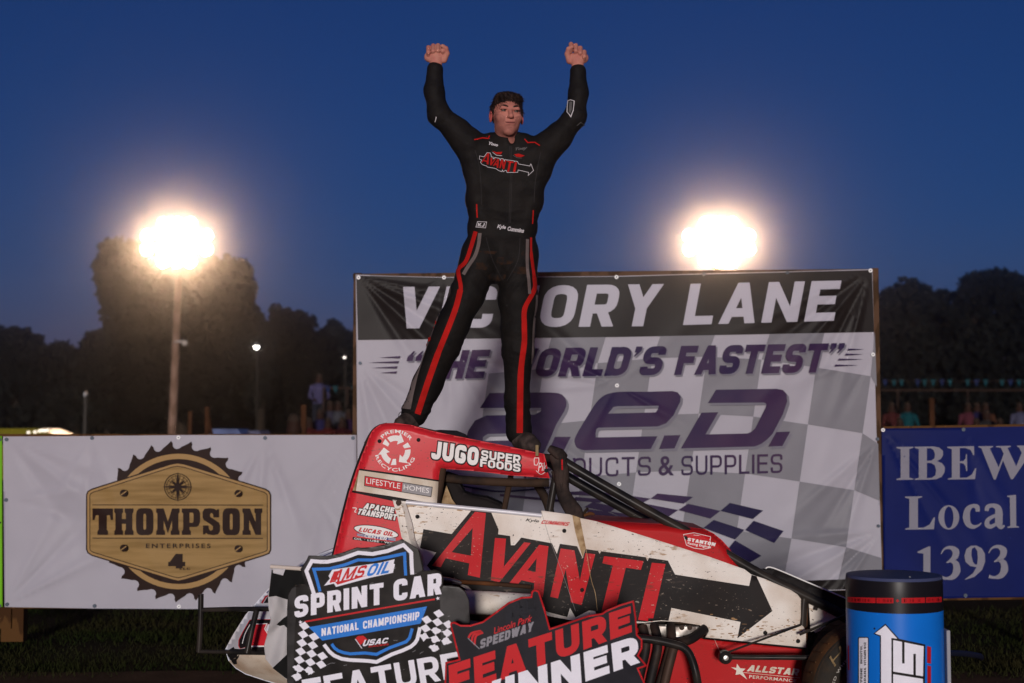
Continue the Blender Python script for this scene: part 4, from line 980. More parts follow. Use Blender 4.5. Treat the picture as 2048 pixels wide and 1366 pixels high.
D.add(stroke(smoothline([zc(205,845),zc(240,850),zc(225,880),zc(240,885)]), 1.5), WHT)
oe = [(zc(420,1062)[0]+46*math.cos(a)*.98, zc(420,1062)[1]+12*math.sin(a)+46*math.cos(a)*.155) for a in [i*math.pi/18 for i in range(36)]]
D.add(poly(oe), BLKE); D.add(poly(inset(oe, 1.5)), WHT)
D.add(blk('LUCAS OIL', [zc(268,1022), zc(590,1068), zc(580,1108), zc(258,1060)], t=.24, w=.68, shear=.2), REDL)
D.add(poly([zc(240,1078), zc(600,1125), zc(590,1150), zc(250,1100)]), LBLUE); D.add(blk('CENTER', [zc(315,1088), zc(520,1116), zc(516,1142), zc(312,1112)], t=.22, w=.8), WHT)
for k in range(3):
    for xa, xb in ((248,308),(530,598)): D.add(stroke([zc(xa, 1082+k*8+(xa-248)*.13), zc(xb, 1082+k*8+(xb-248)*.13)], .6), WHT, same=True)
D.add(poly([zc(208,1110), zc(590,1160), zc(582,1184), zc(204,1134)]), BLKE); D.add(txt('OIL · LUBE · WO', [zc(220,1116), zc(580,1160), zc(578,1176), zc(218,1132)], bold=.02, space=1.1), WHT)
D.build('decals', cowl)
def bolt(px, py, Y, parent, r=.0095, m=BLKE):
    c = P(px, py, Y); MB().lathe([(.0001,-.008),(r*.5,-.0075),(r*.55,-.004),(r,-.003),(r*1.05,.004)], c, m, 'Y', 14).build('bolt', parent, True)
for x, y in ((451,238),(806,227)): bolt(*zc(x, y), 6.83, cowl)
bolt(*z2(1058,460), 6.83, cowl)

# main side panels
zd = lambda x, y: (800+x/4.553, 1000+y/4.553); ze = lambda x, y: (1050+x/4.553, 1020+y/4.553); zf = lambda x, y: (1300+x/4.553, 1066+y/4.553); zg = lambda x, y: (1450+x/4.553, 1066+y/4.553)
side = [(785,999.5),(812,1003),(868,1008.5),(960,1017),(1040,1024),(1082,1027),(1083,1021),(1140,1029),(1160,1036),(1192,1042.5),(1260,1063),(1350,1091.5),(1420,1114),(1489,1138.5),(1503,1149),(1530,1158),(1560,1171),(1581.8,1180.2),(1595,1189),(1602,1197.8),(1601.5,1233),(1599.4,1249),(1606,1252),(1612,1262),(1612,1297),(1530,1289),(1450,1280.5),(1409.8,1277),(1418,1262),(1398.8,1250),(1360,1244),(1322,1242),(1285,1246),(1200,1248),(1152,1242),(1095,1232),(1060,1205),(1010,1196),(943,1186),(920,1170),(880,1162),(850,1160),(830,1110),(815,1092),(803,1074),(795,1035)]
ss = Sheet(side, 6.80, .02, relief_sum(dz(.0035, 70, 60), dz(.002, 33, 29)), rnd=4, rdepth=.006, step=12)
body = ss.build('side_panel', CREAM, car_root)
Sheet(side, 7.38, .02, None, step=60).build('side_panel', CREAM, car_root)
D = Decals(ss, base=.0016, inc=.0003)
back = [(846.8,1058.2),(903.2,1068),(942.3,1021.3),(982.7,1025.3),(997.2,1059.3),(996.1,1068.5),(1020.3,1072),(1021.8,1090.5),(1029.5,1090.5),(1042.7,1075.1),(1103.8,1086.5),(1113.7,1107.9),(1119.8,1087.6),(1154.3,1092.5),(1165.3,1116.6),(1171.2,1098),(1196,1101.7),(1199.4,1107.9),(1202.2,1102.4),(1291.6,1114.4),(1294.9,1122.1),(1298.2,1115.5),(1335.8,1121.3),(1350,1149),(1498.3,1172),(1503.2,1150),(1513,1152.5),(1544.9,1222),(1474.6,1276.8),(1481.2,1243.9),(1342.8,1215.8),(1337,1241.5),(1322,1240.5),(1290,1244),(1276,1243),(1200,1245),(1190,1222),(1178,1221),(1151,1235),(1140,1216),(1134.6,1234),(1095,1224),(1061,1203),(1020,1194),(946,1183),(936,1172),(885.6,1159),(870,1150),(853.8,1131.1),(872.5,1105),(840,1096)]
D.add(poly(back), BLKP)
A1 = poly([(950,1023.5),(971.8,1026),(959.7,1155.5),(935.5,1150),(938.8,1126.7),(891.1,1116.4),(881.3,1134.4),(864.1,1131.3)], [[(945.4,1056),(941.7,1111.6),(903.2,1104.3)]])
V1 = poly([(990,1075.8),(1012,1077.3),(1007.5,1133.5),(1048.2,1084.6),(1061.4,1086),(998.8,1164.3),(981.6,1160.8)])
A2 = poly([(1078.5,1089.5),(1097,1092.5),(1086,1194.5),(1066.9,1190),(1068.6,1166),(1042.7,1160.3),(1034.6,1170.2),(1017.4,1168)], [[(1073.4,1116.4),(1071.2,1143.9),(1054.8,1140.6)]])
N1 = poly([(1121.4,1096.9),(1148.8,1100.8),(1159.8,1161.7),(1170.8,1106.2),(1190.6,1108.5),(1163.1,1210),(1142.2,1204.5),(1131.3,1138.6),(1115.9,1196.8),(1100.5,1193.5)])
T1 = poly([(1208.1,1112.2),(1287.2,1122.1),(1281.7,1139.7),(1251.6,1135.3),(1226,1238),(1200,1236),(1225.7,1130.9),(1204.8,1126.5)])
I1 = poly([(1303.7,1125.4),(1331.1,1128),(1304.8,1243.5),(1276.2,1239.6)])
D.add(merge(A1, V1, A2, N1, T1, I1), REDL)
# gaps and seams between the two skins
D.add(stroke([ze(150,20),ze(235,300),ze(330,540),ze(460,920)], .7), mat('seam_grey', (.25,.23,.22), .6)); D.add(poly([ze(430,45),ze(500,70),ze(555,345),ze(525,430),ze(485,300),(1150,1062)]), TANM)
D.add(stroke(smoothline([ze(555,350),ze(600,620),ze(640,760),ze(658,915)]), [1.2,2.4,2.4,1.4][0]), TANM); D.add(stroke(smoothline([ze(570,370),ze(612,620),ze(652,760),ze(664,915)]), .8), BLKE)
rm = random.Random(21); MUD = mat('mud_splash', (.36,.22,.11), .9, c2=(.24,.14,.07), scale=40)
for i in range(150):
    x = rm.uniform(1380, 1608) if i % 3 else rm.uniform(860, 1400); y = rm.gauss(1262, 16) if i % 3 else rm.uniform(1015, 1230)
    if not inside(side, x, y) or edge_dist(side, [(x, y)])[0] < 4: continue
    l, hgt = (rm.uniform(1.2, 6), rm.uniform(.4, 1.5)) if i % 3 else (rm.uniform(.6, 2.4), rm.uniform(.3, .9))
    D.add(poly([(x+l*math.cos(a)*rm.uniform(.6, 1.2), y+hgt*math.sin(a)*rm.uniform(.6, 1.3)) for a in [k*math.pi/4 for k in range(8)]]), MUD if i % 3 else BLKE, same=True)
D.add(txt('Kyle', [ze(5,75),ze(130,88),ze(128,122),ze(3,110)], bold=.02, shear=.35), BLKE); D.add(blk('CUMMINS', [ze(148,90),ze(412,112),ze(405,148),ze(142,125)], t=.2, shear=.35), REDL)
D.add(stroke([(1409.8,1276),(1450,1280),(1530,1288.5),(1612,1296.5)], 2.6), BLKE)
D.build('decals', body)
for p_ in (ze(358,190), ze(520,728), zd(158,152), zf(1050,910), zf(1348,985), zg(666,984)): bolt(*p_, 6.795, body)
bolt(797, 1005.5, 6.79, body, .013, mat('brown_bolt', (.06,.04,.03), .5))
# left flange of the panel folds away towards the cowl
f_ = MB(); pts_a = [(786,1000),(796,1036),(803,1074),(815,1102),(838,1128),(846,1140)]; pts_b = [(812,1008),(824,1046),(830,1080),(838,1098),(846,1112),(850,1128)]
v = [P(x, y, 6.84) for x, y in pts_a]+[P(x, y, 6.775) for x, y in pts_b]+[P(x, y, 6.85) for x, y in pts_a]+[P(x, y, 6.80) for x, y in pts_b]
n = 6; f_.add(v, [(i, i+1, n+i+1, n+i) for i in range(5)]+[(2*n+i, 3*n+i, 3*n+i+1, 2*n+i+1) for i in range(5)]+[(n+i, n+i+1, 3*n+i+1, 3*n+i) for i in range(5)]+[(i+1, i, 2*n+i, 2*n+i+1) for i in range(5)], CREAM); f_.build('panel_flange', body, True)
MB().tube([P(812,1004.5,6.795), P(900,1013,6.79), P(990,1021.5,6.79), P(1083,1031,6.795)], .0105, SILVER, 12, 4).build('edge_tube', body, True)
# white fin
Sheet([zc(1060,640), zc(1085,700), zc(1110,765), zc(1150,820), zc(1135,830), zc(1010,815)], 6.9, .004, None, step=20).build('fin', TANM, car_root)
# small side triangle ahead of the upright
tr = Sheet([(1617,1201),(1640,1211),(1679.5,1234.7),(1650,1251),(1621.3,1264)], 6.86, .01, dz(.002,40,40), step=12); tr.build('side_panel', CREAM, car_root)
Sheet([(1628,1262),(1652,1252),(1640,1262),(1630,1266)], 6.9, .01, None, step=20).build('side_panel', CREAM, car_root)
# red bonnet: full width hull
hood_o = [(1160,1036),(1185,1040),(1230,1043),(1290,1046.5),(1335,1048.4),(1383,1055),(1410,1058.6),(1427.4,1067),(1444.5,1080.8),(1458,1096),(1474,1118),(1489,1139),(1489,1170),(1420,1150),(1300,1110),(1192,1060)]
hs = Sheet(hood_o, 6.815, .56, None, rnd=16, rdepth=.05, step=6); hood = hs.build('bonnet', RED, car_root, backrnd=True)
D = Decals(hs, base=.0015); crest = [zf(302,12),zf(400,-5),zf(555,32),zf(540,140),zf(480,150),zf(400,140),zf(330,112)]
D.add(poly(crest), WHT); D.add(poly(inset(crest, 1)), REDL); D.add(poly([zf(306,22),zf(340,30),zf(345,60),zf(322,64)]), BLKE)
D.add(blk('STANTON', [zf(345,42),zf(600,90),zf(590,120),zf(340,72)], t=.24), WHT); D.add(txt('Racing Engines', [zf(345,80),zf(560,118),zf(550,146),zf(342,108)], bold=.02), WHT); D.build('decals', hood)
# lower red belly panel
low = [(1285,1252),(1330,1252),(1409,1279),(1450,1283),(1530,1291),(1612,1299.5),(1614,1340),(1612,1395),(1600,1425),(1180,1425),(1180,1290),(1240,1270)]
ls = Sheet(low, 6.83, .02, dz(.004, 60, 45), rnd=4, rdepth=.004, step=16); belly = ls.build('belly_panel', RED, car_root)
D = Decals(ls, base=.0016)
D.add(poly([zf(792,1190),zf(822,1232),zf(870,1236),zf(842,1262),zf(885,1335),zf(820,1285),zf(778,1292),zf(788,1252),zf(738,1222),zf(786,1228)]), CREAM2)
D.add(blk('ALLSTAR', [zf(888,1200),zf(1366,1238),zf(1366,1300),zf(880,1258)], t=.25, w=.74, shear=.25), CREAM2); D.add(stroke([zf(850,1270),zf(1366,1320)], .9), CREAM2)
D.add(txt('PERFORMANCE', [zf(905,1292),zf(1335,1332),zf(1330,1360),zf(902,1322)], bold=.015, space=1.1), CREAM2)
D.add(stroke([zf(545,870),zf(640,1090)], .5), CREAM2); D.build('decals', belly)
# rest of the tub so the car has a body behind the panels
bx_ = MB(); a, b = P(700,1205,6.9), P(1560,1400,7.32); bx_.box((a.x, 6.9, b.z+.02), (b.x, 7.32, a.z), TUBEM, .03); bx_.build('tub', car_root)
mb = MB(); a, b = P(800,1040,6.9), P(1180,1160,7.32); mb.box((a.x, 6.9, b.z), (b.x, 7.32, a.z-.08), TUBEM, .03); mb.build('cockpit_floor', car_root)
# cage and chassis tubes
def tb(name, pts, r, m=TUBE, parent=car_root, n=14, s=5, sm=True): return MB().tube([P(*p) for p in pts], r, m, n, s).build(name, parent, sm)
tb('cage_tube', [(1118,912,6.9),(1138,930,6.88),(1290,1018,6.86),(1420,1090,6.85),(1520,1148,6.84),(1610,1192,6.83),(1700,1236,6.83)], .0245)
tb('cage_tube', [(1112,938,7.3),(1160,968,7.3),(1290,1040,7.3),(1420,1105,7.3),(1520,1155,7.28),(1700,1240,7.28)], .0245)
tb('cage_tube', [(884,936,6.87),(878,975,6.87),(872,1012,6.87)], .022, TUBEM); tb('cage_tube', [(895,950,7.3),(885,1010,7.3),(880,1080,7.3)], .022, TUBEM)
tb('cage_tube', [(735,890,6.88),(760,858,6.88),(820,858,6.88),(960,890,6.88),(1085,915,6.88),(1118,912,6.9)], .02, TUBEM); tb('cage_tube', [(760,868,7.3),(820,868,7.3),(960,898,7.3),(1085,922,7.3),(1112,938,7.3)], .02)
tb('cage_tube', [(880,955,6.95),(960,962,6.95),(1060,966,6.95),(1098,965,6.95)], .021, TUBEM); tb('cage_tube', [(1062,930,6.95),(1062,930,7.08),(1062,930,7.3)], .018)
tb('cage_tube', [(1070,962,7.25),(1092,1000,7.2),(1104,1040,7.2)], .022, TUBEM); tb('cage_tube', [(1122,905,6.9),(1110,960,6.9),(1098,1028,6.9)], .018); tb('cage_tube', [(1112,940,6.88),(1128,990,6.88),(1146,1034,6.88)], .026, TAPE)
tb('cage_tube', [(1610,1190,6.84),(1609,1230,6.84),(1608,1300,6.84),(1608,1400,6.84)], .016, RUSTM)
tb('cage_tube', [(1608,1195,6.83),(1606,1215,6.83),(1604,1252,6.83)], .021, TUBE)
tb('cage_tube', [(960,1200,6.86),(1180,1262,6.86),(1300,1320,6.86),(1614,1400,6.86)], .016, TUBEM)
# side deck strip behind the down tube
dk = Sheet([(1508,1140),(1530,1137),(1548,1136.5),(1620,1167),(1697,1199),(1765,1228),(1765,1262),(1700,1238),(1640,1210),(1600,1190),(1520,1152)], 6.86, .015, None, rnd=3, rdepth=.01, step=20); dk.build('nose_deck', BLKE, car_root)
tb('piping', [(1531,1137,6.855),(1547,1136,6.855),(1620,1166.5,6.855),(1697,1199,6.855),(1760,1226,6.855)], .0035, WHT)
# tape wrapped upright, strap, tab and seat
tp = MB(); tp.tube([P(1108,908,6.86), P(1122,938,6.85), P(1126,985,6.85), P(1148,1024,6.85), P(1156,1042,6.86)], [.03,.038,.033,.042,.03], TAPE, 14, 5); tp.tube([P(1098,896,6.84), P(1118,908,6.83), P(1128,916,6.84)], [.016,.03,.024], TAPE, 10, 4); tp.build('padded_upright', car_root, True)
Sheet([(1119,905),(1127,903),(1129,930),(1124,985),(1117,960)], 6.8, .006, dz(.003,10,20), step=8).build('strap', TAPE, car_root)
Sheet([(1122,920),(1125.5,918),(1126,940),(1123,940)], 6.795, .003, None, step=20).build('strap_tab', REDL, car_root)
MB().box(P(1071,890,6.79), P(1077,912,6.80), mat('buckle_brass', (.25,.18,.09), .5), .001).build('buckle', car_root)
seat_ = Sheet([(890,945),(912,952),(928,985),(948,992),(975,996),(1002,1008),(1012,1018),(1012,1060),(880,1060)], 6.98, .24, dz(.012, 30, 22), rnd=10, rdepth=.03, step=8); seat_.build('seat', mat('seat_black', (.018,.015,.015), .75), car_root)
Sheet([(862,861),(880,859.5),(912,861),(930,868),(944,884),(900,876),(862,866)], 7.25, .08, None, rnd=5, rdepth=.01, step=10).build('head_pad', mat('pad_black', (.012,.012,.016), .7), car_root)
sw = MB(); c = P(1010,1010,7.1); sw.tube([c+Vector((.03*math.cos(a), .15*math.cos(a)*0+.15*math.sin(a), .15*math.cos(a))) for a in [i*math.pi/12 for i in range(25)]], .014, TUBEM, 8, 1, caps=False); sw.build('steering_wheel', car_root, True)
MB().tube([P(1158,1036,6.9),P(1168,1026,6.88),P(1175,1017,6.86)], .007, TUBEM, 8, 3).tube([P(1166,1032,6.88),P(1180,1027,6.87),P(1189,1029,6.86)], [.006,.009,.005], RUSTM, 8, 3).build('mirror_bracket', car_root, True)
# rear exhaust and white lower shrouds
tb('side_pipe', [(880,1160,6.72),(925,1164,6.72),(990,1168,6.72),(1062,1174,6.72)], .0095, RUSTM); tb('side_pipe', [(878,1157,6.71),(900,1160,6.71),(922,1166,6.72)], .011, mat('dull_steel', (.25,.24,.23), .4, metal=.7))
tb('torsion_housing', [(905,1204,6.7),(985,1206,6.7),(1070,1212,6.7)], .055, CREAM, s=3)
Sheet([(895,1236),(950,1242),(990,1248),(985,1262),(960,1300),(895,1300)], 6.78, .01, dz(.003,30,30), step=12).build('side_panel', CREAM, car_root)
# exhaust headers
for pts in ([(1410,1257,6.80),(1383,1278,6.74),(1352,1290,6.70),(1341,1320,6.68),(1327,1375,6.68),(1310,1430,6.68)],[(1341,1250,6.80),(1343,1285,6.72),(1332,1330,6.72),(1318,1375,6.72),(1300,1430,6.72)],[(1308,1250,6.8),(1316,1290,6.74),(1306,1340,6.74),(1292,1400,6.74)],[(1285,1252,6.8),(1292,1292,6.76),(1280,1350,6.76),(1268,1410,6.76)]):
    tb('exhaust_header', pts, [.022]*len(pts), EXH)
Sheet([(1284,1246),(1330,1249),(1398,1252),(1397,1268),(1380,1276),(1284,1276)], 6.795, .015, dz(.002,12,10), step=6).build('header_plate', PLATE, car_root)
for x, y in ((290,862),(362,862),(1070-1140,0)): 
    if y: bolt(*zf(x, y), 6.79, car_root, .012, mat('brown_bolt'))
bolt(1285.5, 1258.5, 6.79, car_root, .014)
tb('nerf_bar', [(1262,1276,6.5),(1300,1279,6.5),(1345,1288,6.5),(1372,1299,6.5),(1386,1325,6.5),(1396,1370,6.5),(1400,1425,6.55)], .0185)
# front links
jn = thing_ = MB().lathe([(.0001,-.03),(.018,-.028),(.03,-.02),(.032,.0),(.03,.02)], P(1450,1314,6.6), TUBE, 'Y', 18); jn.lathe([(.0001,-.036),(.011,-.035),(.013,-.028)], P(1450,1314,6.6), CHROME, 'Y', 12); jn.box(P(1440,1303,6.58), P(1458,1312,6.6), TUBE, .002); jn.build('rod_end', car_root, True)
tb('radius_rod', [(1457,1314,6.6),(1500,1315,6.6),(1560,1315,6.6),(1700,1316,6.5)], .0115, n=12, s=1); tb('tie_rod', [(1452,1306,6.6),(1500,1288,6.62),(1601,1250,6.78)], .005, n=8, s=1); tb('tie_rod', [(1599,1269,6.7),(1640,1252,6.68),(1700,1226,6.6)], .0065, n=8, s=1)
tb('bracket', [(1634,1205,6.84),(1631,1220,6.83)], .009, TUBE, s=1)
tb('front_bumper', [(1880,1306,6.5),(1925,1307,6.75),(1958,1312,7.0),(1962,1316,7.2)], .014, mat('bumper_dark_blue', (.012,.014,.03), .4)); tb('front_axle', [(1751,1385,6.35),(1751,1385,8.0)], .03, TUBE, s=1)
tb('rear_axle', [(762,1335,6.6),(762,1335,7.8)], .03, TUBE, s=1)
# wheels
def wheel(px, py, Y, r, wd, name='wheel', text=False):
    c = P(px, py, Y); w = MB().lathe([(r*.56,.02),(r*.6,-.01),(r*.72,-.035),(r*.86,-.035),(r*.96,-.012),(r,.02),(r,wd-.02),(r*.95,wd+.02),(r*.7,wd+.03),(r*.56,wd)], c, TYRE, 'Y', 64)
    t = w.build('wheel', car_root, True)
    m = MB(); m.lathe([(r*.955,-.0135),(r*1.004,.02),(r*1.004,wd-.02)], c, TYREM, 'Y', 64)
    for i in range(40):
        a = 2*math.pi*i/40; p0 = c+Vector((math.cos(a)*r, .03, math.sin(a)*r)); p1 = c+Vector((math.cos(a+.06)*r, wd-.03, math.sin(a+.06)*r)); m.tube([p0, p1], .005, TYREM, 5, 1)
    m.build('tyre_tread', t, True)
    MB().lathe([(.0001,.03),(.05,.02),(.06,.06),(r*.5,.05),(r*.55,.0),(r*.57,.0),(r*.57,.03),(r*.5,wd*.5)], c, mat('rim_dark', (.03,.03,.03), .4, metal=.5), 'Y', 40).build('rim', t, True)
    if text:
        sh_ = Sheet([(0,0)], Y-.038); kx = FPX/Y
        D = Decals(sh_, step=None, base=.001); GOLD = mat('tyre_lettering', (.28,.19,.09), .7, c2=(.1,.07,.04), scale=25)
        D.add(arctext('Hoosier', px, py, 110, -58, 36, 20, bold=-.005, shear=.25), GOLD); D.add(arctext('RED WHEELS', px, py, 97, -82, -30, 5, bold=.02, space=1.2), mat('small_white_print', (.4,.37,.33), .6)); D.build('sidewall_lettering', t)
    return t
wheel(1763, 1392, 6.32, .312, .2, text=True); wheel(1751, 1352, 7.78, .327, .2)
wheel(762, 1330, 6.36, .37, .36); wheel(762, 1305, 7.5, .37, .36)
# tail tank
tank_o = [(450,1299),(466.8,1267.9),(491,1229.5),(507,1211),(531.5,1183),(556,1157),(597,1130),(635,1110),(668,1097),(720,1090),(760,1180),(760,1400),(620,1392),(575,1375),(531,1362),(491,1348.7),(470.8,1336.6),(456.7,1321)]
tk = Sheet(tank_o, 6.84, .52, None, rnd=75, rdepth=.2, step=8); tank = tk.build('tail_tank', mat('tank_white', (.6,.62,.72), .4, c2=(.5,.48,.5), scale=5), car_root, backrnd=True)
zt = lambda x, y: (390+x/4.948, 1090+y/4.948)
D = Decals(tk, base=.003, inc=.0005)
D.add(poly([(457,1322),(471,1316),(476,1309),(530,1309),(600,1312),(640,1320),(640,1385),(575,1373),(531,1360),(491,1347),(471,1335)]), mat('tank_cream_dirty', (.62,.52,.42), .5, c2=(.35,.22,.13), scale=7, thr=(.4,.75)))
D.add(poly([zt(320,1045),zt(380,1008),zt(392,1028),zt(445,1030),zt(560,1012),zt(700,1008),zt(700,1090),zt(440,1086),zt(432,1112),zt(412,1140),zt(415,1178),zt(385,1184),zt(350,1140),zt(318,1090)]), BLKE)
D.add(poly([zt(540,740),zt(570,735),zt(760,735),zt(760,785),zt(602,782),zt(520,1008),zt(445,1028),zt(428,1000),zt(430,940),zt(475,850)]), REDL)
D.add(poly([zt(546,745),zt(572,740),zt(760,740),zt(760,782),zt(604,780),zt(518,1005),zt(450,1024),zt(436,995),zt(440,940),zt(482,852)]), BLKE)
D.add(poly([zt(607,782),zt(720,780),zt(690,850),zt(760,870),zt(760,1000),zt(525,1002)]), REDB)
D.add(stroke([zt(607,782),zt(712,778),zt(690,830),zt(715,872),zt(740,872)], 1.6), WHT); D.add(stroke(smoothline([zt(545,785),zt(495,880),zt(468,975)]), 1.6), WHT, same=True); D.add(stroke([zt(525,1002),zt(700,1000)], 2), WHT, same=True)
D.add(stroke([zt(590,670),zt(570,740)], 5), BLKE); D.add(stroke([zt(660,575),zt(700,510),zt(730,500)], 3), REDL); D.add(poly([zt(680,575),zt(715,515),zt(760,500),zt(760,570)]), BLKE, same=True)
D.add(stroke(smoothline([(533,1186),(560,1160),(600,1133),(668,1103)]), 1.4), LBLUE); D.build('decals', tank)
# rear bumper
mb = 'rear_bumper'; tb(mb, [(402,1188,7.0),(401,1250,7.0),(398,1304,7.0)], .0135, s=1); tb(mb, [(402,1220,7.0),(470,1218,6.98),(560,1218,6.75)], .0115, s=1); tb(mb, [(396,1303,7.0),(450,1304,6.98),(560,1306,6.75)], .009, s=1)
tb('tank_strut', [(513,1222,6.74),(503,1262,6.71),(494,1306,6.7)], .014, TUBE, s=1)
# ================================================================ flag
CLB = mat('flag_black', (.012,.012,.012), .8); CLW = mat('flag_white', (.48,.46,.47), .8, var=.12, scale=5)
root = thing('checkered_flag', P(560,1360,6.6), 'crumpled black and white checkered flag hanging from a pale stick behind the black sign', 'flag')
fs = Sheet([(543,1139),(580,1138),(640,1141),(640,1365),(600,1368),(572,1358),(548,1338),(531,1318),(528,1292),(536,1262),(541,1240),(537,1215),(536,1193),(540,1165)], 6.52, .002, relief_sum(swell(.018, 14, 34, .5), fan(575,1240,[(100,.25,.03,80),(140,.25,-.03,90),(-120,.3,.03,90),(-60,.3,-.02,90),(70,.2,.03,90)])), step=4)
fs.build('cloth', CLW, root); D = Decals(fs, step=4, base=.004)
D.add(poly([(543.5,1139.5),(580,1138.5),(640,1141.5),(640,1203),(600,1201),(574,1199),(552,1192),(537,1194),(540.5,1165)]), CLB)
D.add(poly([(566,1237),(575,1231),(592,1240),(592,1262),(576,1258),(568,1250),(560,1252),(553,1249)]), CLB); D.add(poly([(545,1336),(560,1322),(578,1305),(640,1290),(640,1364),(600,1367),(572,1357)]), CLB)
D.build('black_squares', root)
MB().tube([P(541,1133,6.5), P(640,1140,6.5), P(760,1148,6.5)], .0095, mat('stick_pale', (.6,.52,.46), .5), 10, 1).build('stick', root, True)
Sheet([(545,1136),(571,1138),(566,1151),(546,1146)], 6.49, .003, dz(.002,6,6), step=5).build('tape', mat('tape_white', (.55,.53,.55), .5), root)

# ================================================================ signs
SB = mat('sign_black', (.012,.0105,.0105), .42, c2=(.024,.021,.02), scale=9, spec=.16); SW = mat('sign_white', (.78,.77,.85), .4, var=.06, scale=20); SBL = mat('sign_blue', (.03,.2,.66), .4, var=.15, scale=14); SRD = mat('sign_red', (.55,.02,.025), .4)
SBORD = mat('sign_edge_film', (.032,.03,.031), .3, c2=(.014,.013,.013), scale=14, thr=(.4,.6), spec=.3)
Y1 = 5.95
root = thing('award_sign', P(730,1540,Y1), 'black cut-out sprint car championship sign with white and blue shield outline and torn edges', 'sign')
so1 = [(574,1480),(574,1366),(573.5,1300),(574,1220),(575.8,1189),(580.9,1177),(590,1171),(609.4,1168),(605,1152),(600.6,1138.5),(607,1129),(613,1120),(617,1111),(652.2,1112),(674,1109),(696,1101),(713.7,1094.6),(735.7,1096.8),(753.2,1092.4),(788.3,1084.7),(803.7,1078),(819,1086.9),(836.6,1097.8),(842,1110),(848,1142),(871.8,1139.6),(882,1145),(887,1157),(886,1171.4),(900,1171),(918,1174),(931,1183),(938,1200),(940,1240),(940,1366),(940,1480)]
s1 = Sheet(so1, Y1, .006, swell(.003, 80, 90), rnd=2, rdepth=.002, step=14); s1.build('board', SB, root)
D = Decals(s1)
D.add(poly([(887,1172),(900,1171.8),(918,1175),(930,1184),(937,1200),(939,1240),(939,1478),(905,1478),(882,1300),(880,1185)]), SBORD); D.add(poly([(574.8,1478),(574.8,1220),(577,1190),(583,1178),(592,1173),(592,1230),(588,1300),(588,1478)]), SBORD, same=True)
D.add(poly([(609,1168),(601.8,1138.5),(618,1112),(653,1113),(697,1102),(714,1096),(753,1093.5),(803.5,1079),(836,1098.5),(845,1140),(830,1148),(824,1102),(806,1088),(773,1098),(740,1104),(716,1101),(683,1113),(654,1120),(623,1118),(609,1142),(621,1183)]), SBORD, same=True)
D.add(stroke([(628,1188),(619,1160),(612.7,1142),(623.7,1122),(640,1123.5),(655,1123.5),(683,1117.6),(716,1105.5),(745,1108),(775,1102),(807,1090),(822.4,1105.5),(823.3,1130),(824.5,1149)], 7.6), SW)
D.add(stroke([(640,1183),(634,1160),(627.5,1138.5),(642,1138),(658.8,1137.4),(689.6,1129.7),(716,1119.8),(745,1120),(775,1114.5),(809.2,1107),(810,1128),(811.4,1151)], 6), SBL)
lg = [(648,1171.5),(660,1157),(657,1152),(664.5,1139.5),(700,1134),(760,1125.5),(789.4,1118.5),(787,1127),(790,1128.5),(786,1145.5),(740,1155.5),(672,1173.8),(668,1167)]
D.add(poly(lg), SW); D.add(poly([(659,1165),(668,1143),(680,1141),(671,1164),(700,1158),(735,1150),(736,1152),(676,1169),(671,1164)][:5]+[(736,1150.5),(675,1169.5),(670,1164)]), SRD)
D.add(blk('AMS', [(668,1140.5),(736,1129.5),(731,1154),(659,1166)], t=.2, w=.82, gap=.16, shear=.3), SRD); D.add(blk('OIL', [(736,1129),(788,1121),(783,1145),(731,1153.5)], t=.22, w=.78, gap=.14, shear=.3), SBL)
D.add(blk('SPRINT', [(589,1193),(767,1165),(767,1208),(589,1236)], t=.225, w=.6, gap=.11), SW); D.add(blk('CAR', [(787,1160),(883,1145),(883,1188),(787,1203)], t=.24, w=.62, gap=.1), SW, same=True)
D.add(stroke([(609.4,1243.5),(740,1220.5),(869.6,1198.4)], 3.2), SRD); D.add(poly(star(601,1244.6,4.4,-10)), SW); D.add(poly(star(875.7,1196.7,4.4,-10)), SW)
D.add(poly([(617.5,1254.4),(854.2,1212.7),(841,1247.2),(644.6,1281.2)]), SBL)
D.add(blk('NATIONAL', [(643,1257),(717,1244),(717,1259),(643,1272.5)], t=.2, w=.55, gap=.12), SW); D.add(blk('CHAMPIONSHIP', [(726,1242.5),(839,1223),(838,1239),(726,1258)], t=.2, w=.55, gap=.12), SW, same=True)
D.add(stroke([(648,1289),(658.8,1303.2),(668,1311),(683,1317.5),(700,1320),(718,1320.8),(738,1322),(753,1324),(784,1308.5),(805,1301),(821.3,1293.5),(830,1286),(834.4,1279),(840,1254.9)], 7.2), SW)
D.add(stroke([(663.2,1287.8),(669,1296),(676.4,1301.5),(688,1305.5),(700.6,1307.6),(730,1306),(753.3,1308.7),(766,1302),(779.5,1295.5),(812.5,1283.4),(819,1276),(824.6,1257)], 6), SBL)
D.add(poly([(711,1277),(716,1272),(727,1271.5),(735,1279),(724,1287),(721,1290)]), SRD); D.add(stroke([(710.5,1278),(724,1297)], 1.4), SW); D.add(blk('USAC', [(727,1280),(778,1275),(776,1286),(724,1293)], t=.24, w=.85, shear=.2), SW); D.add(blk('RACING', [(738,1291.5),(777,1286.5),(777,1290),(737,1295)], t=.2, w=.8), SRD)
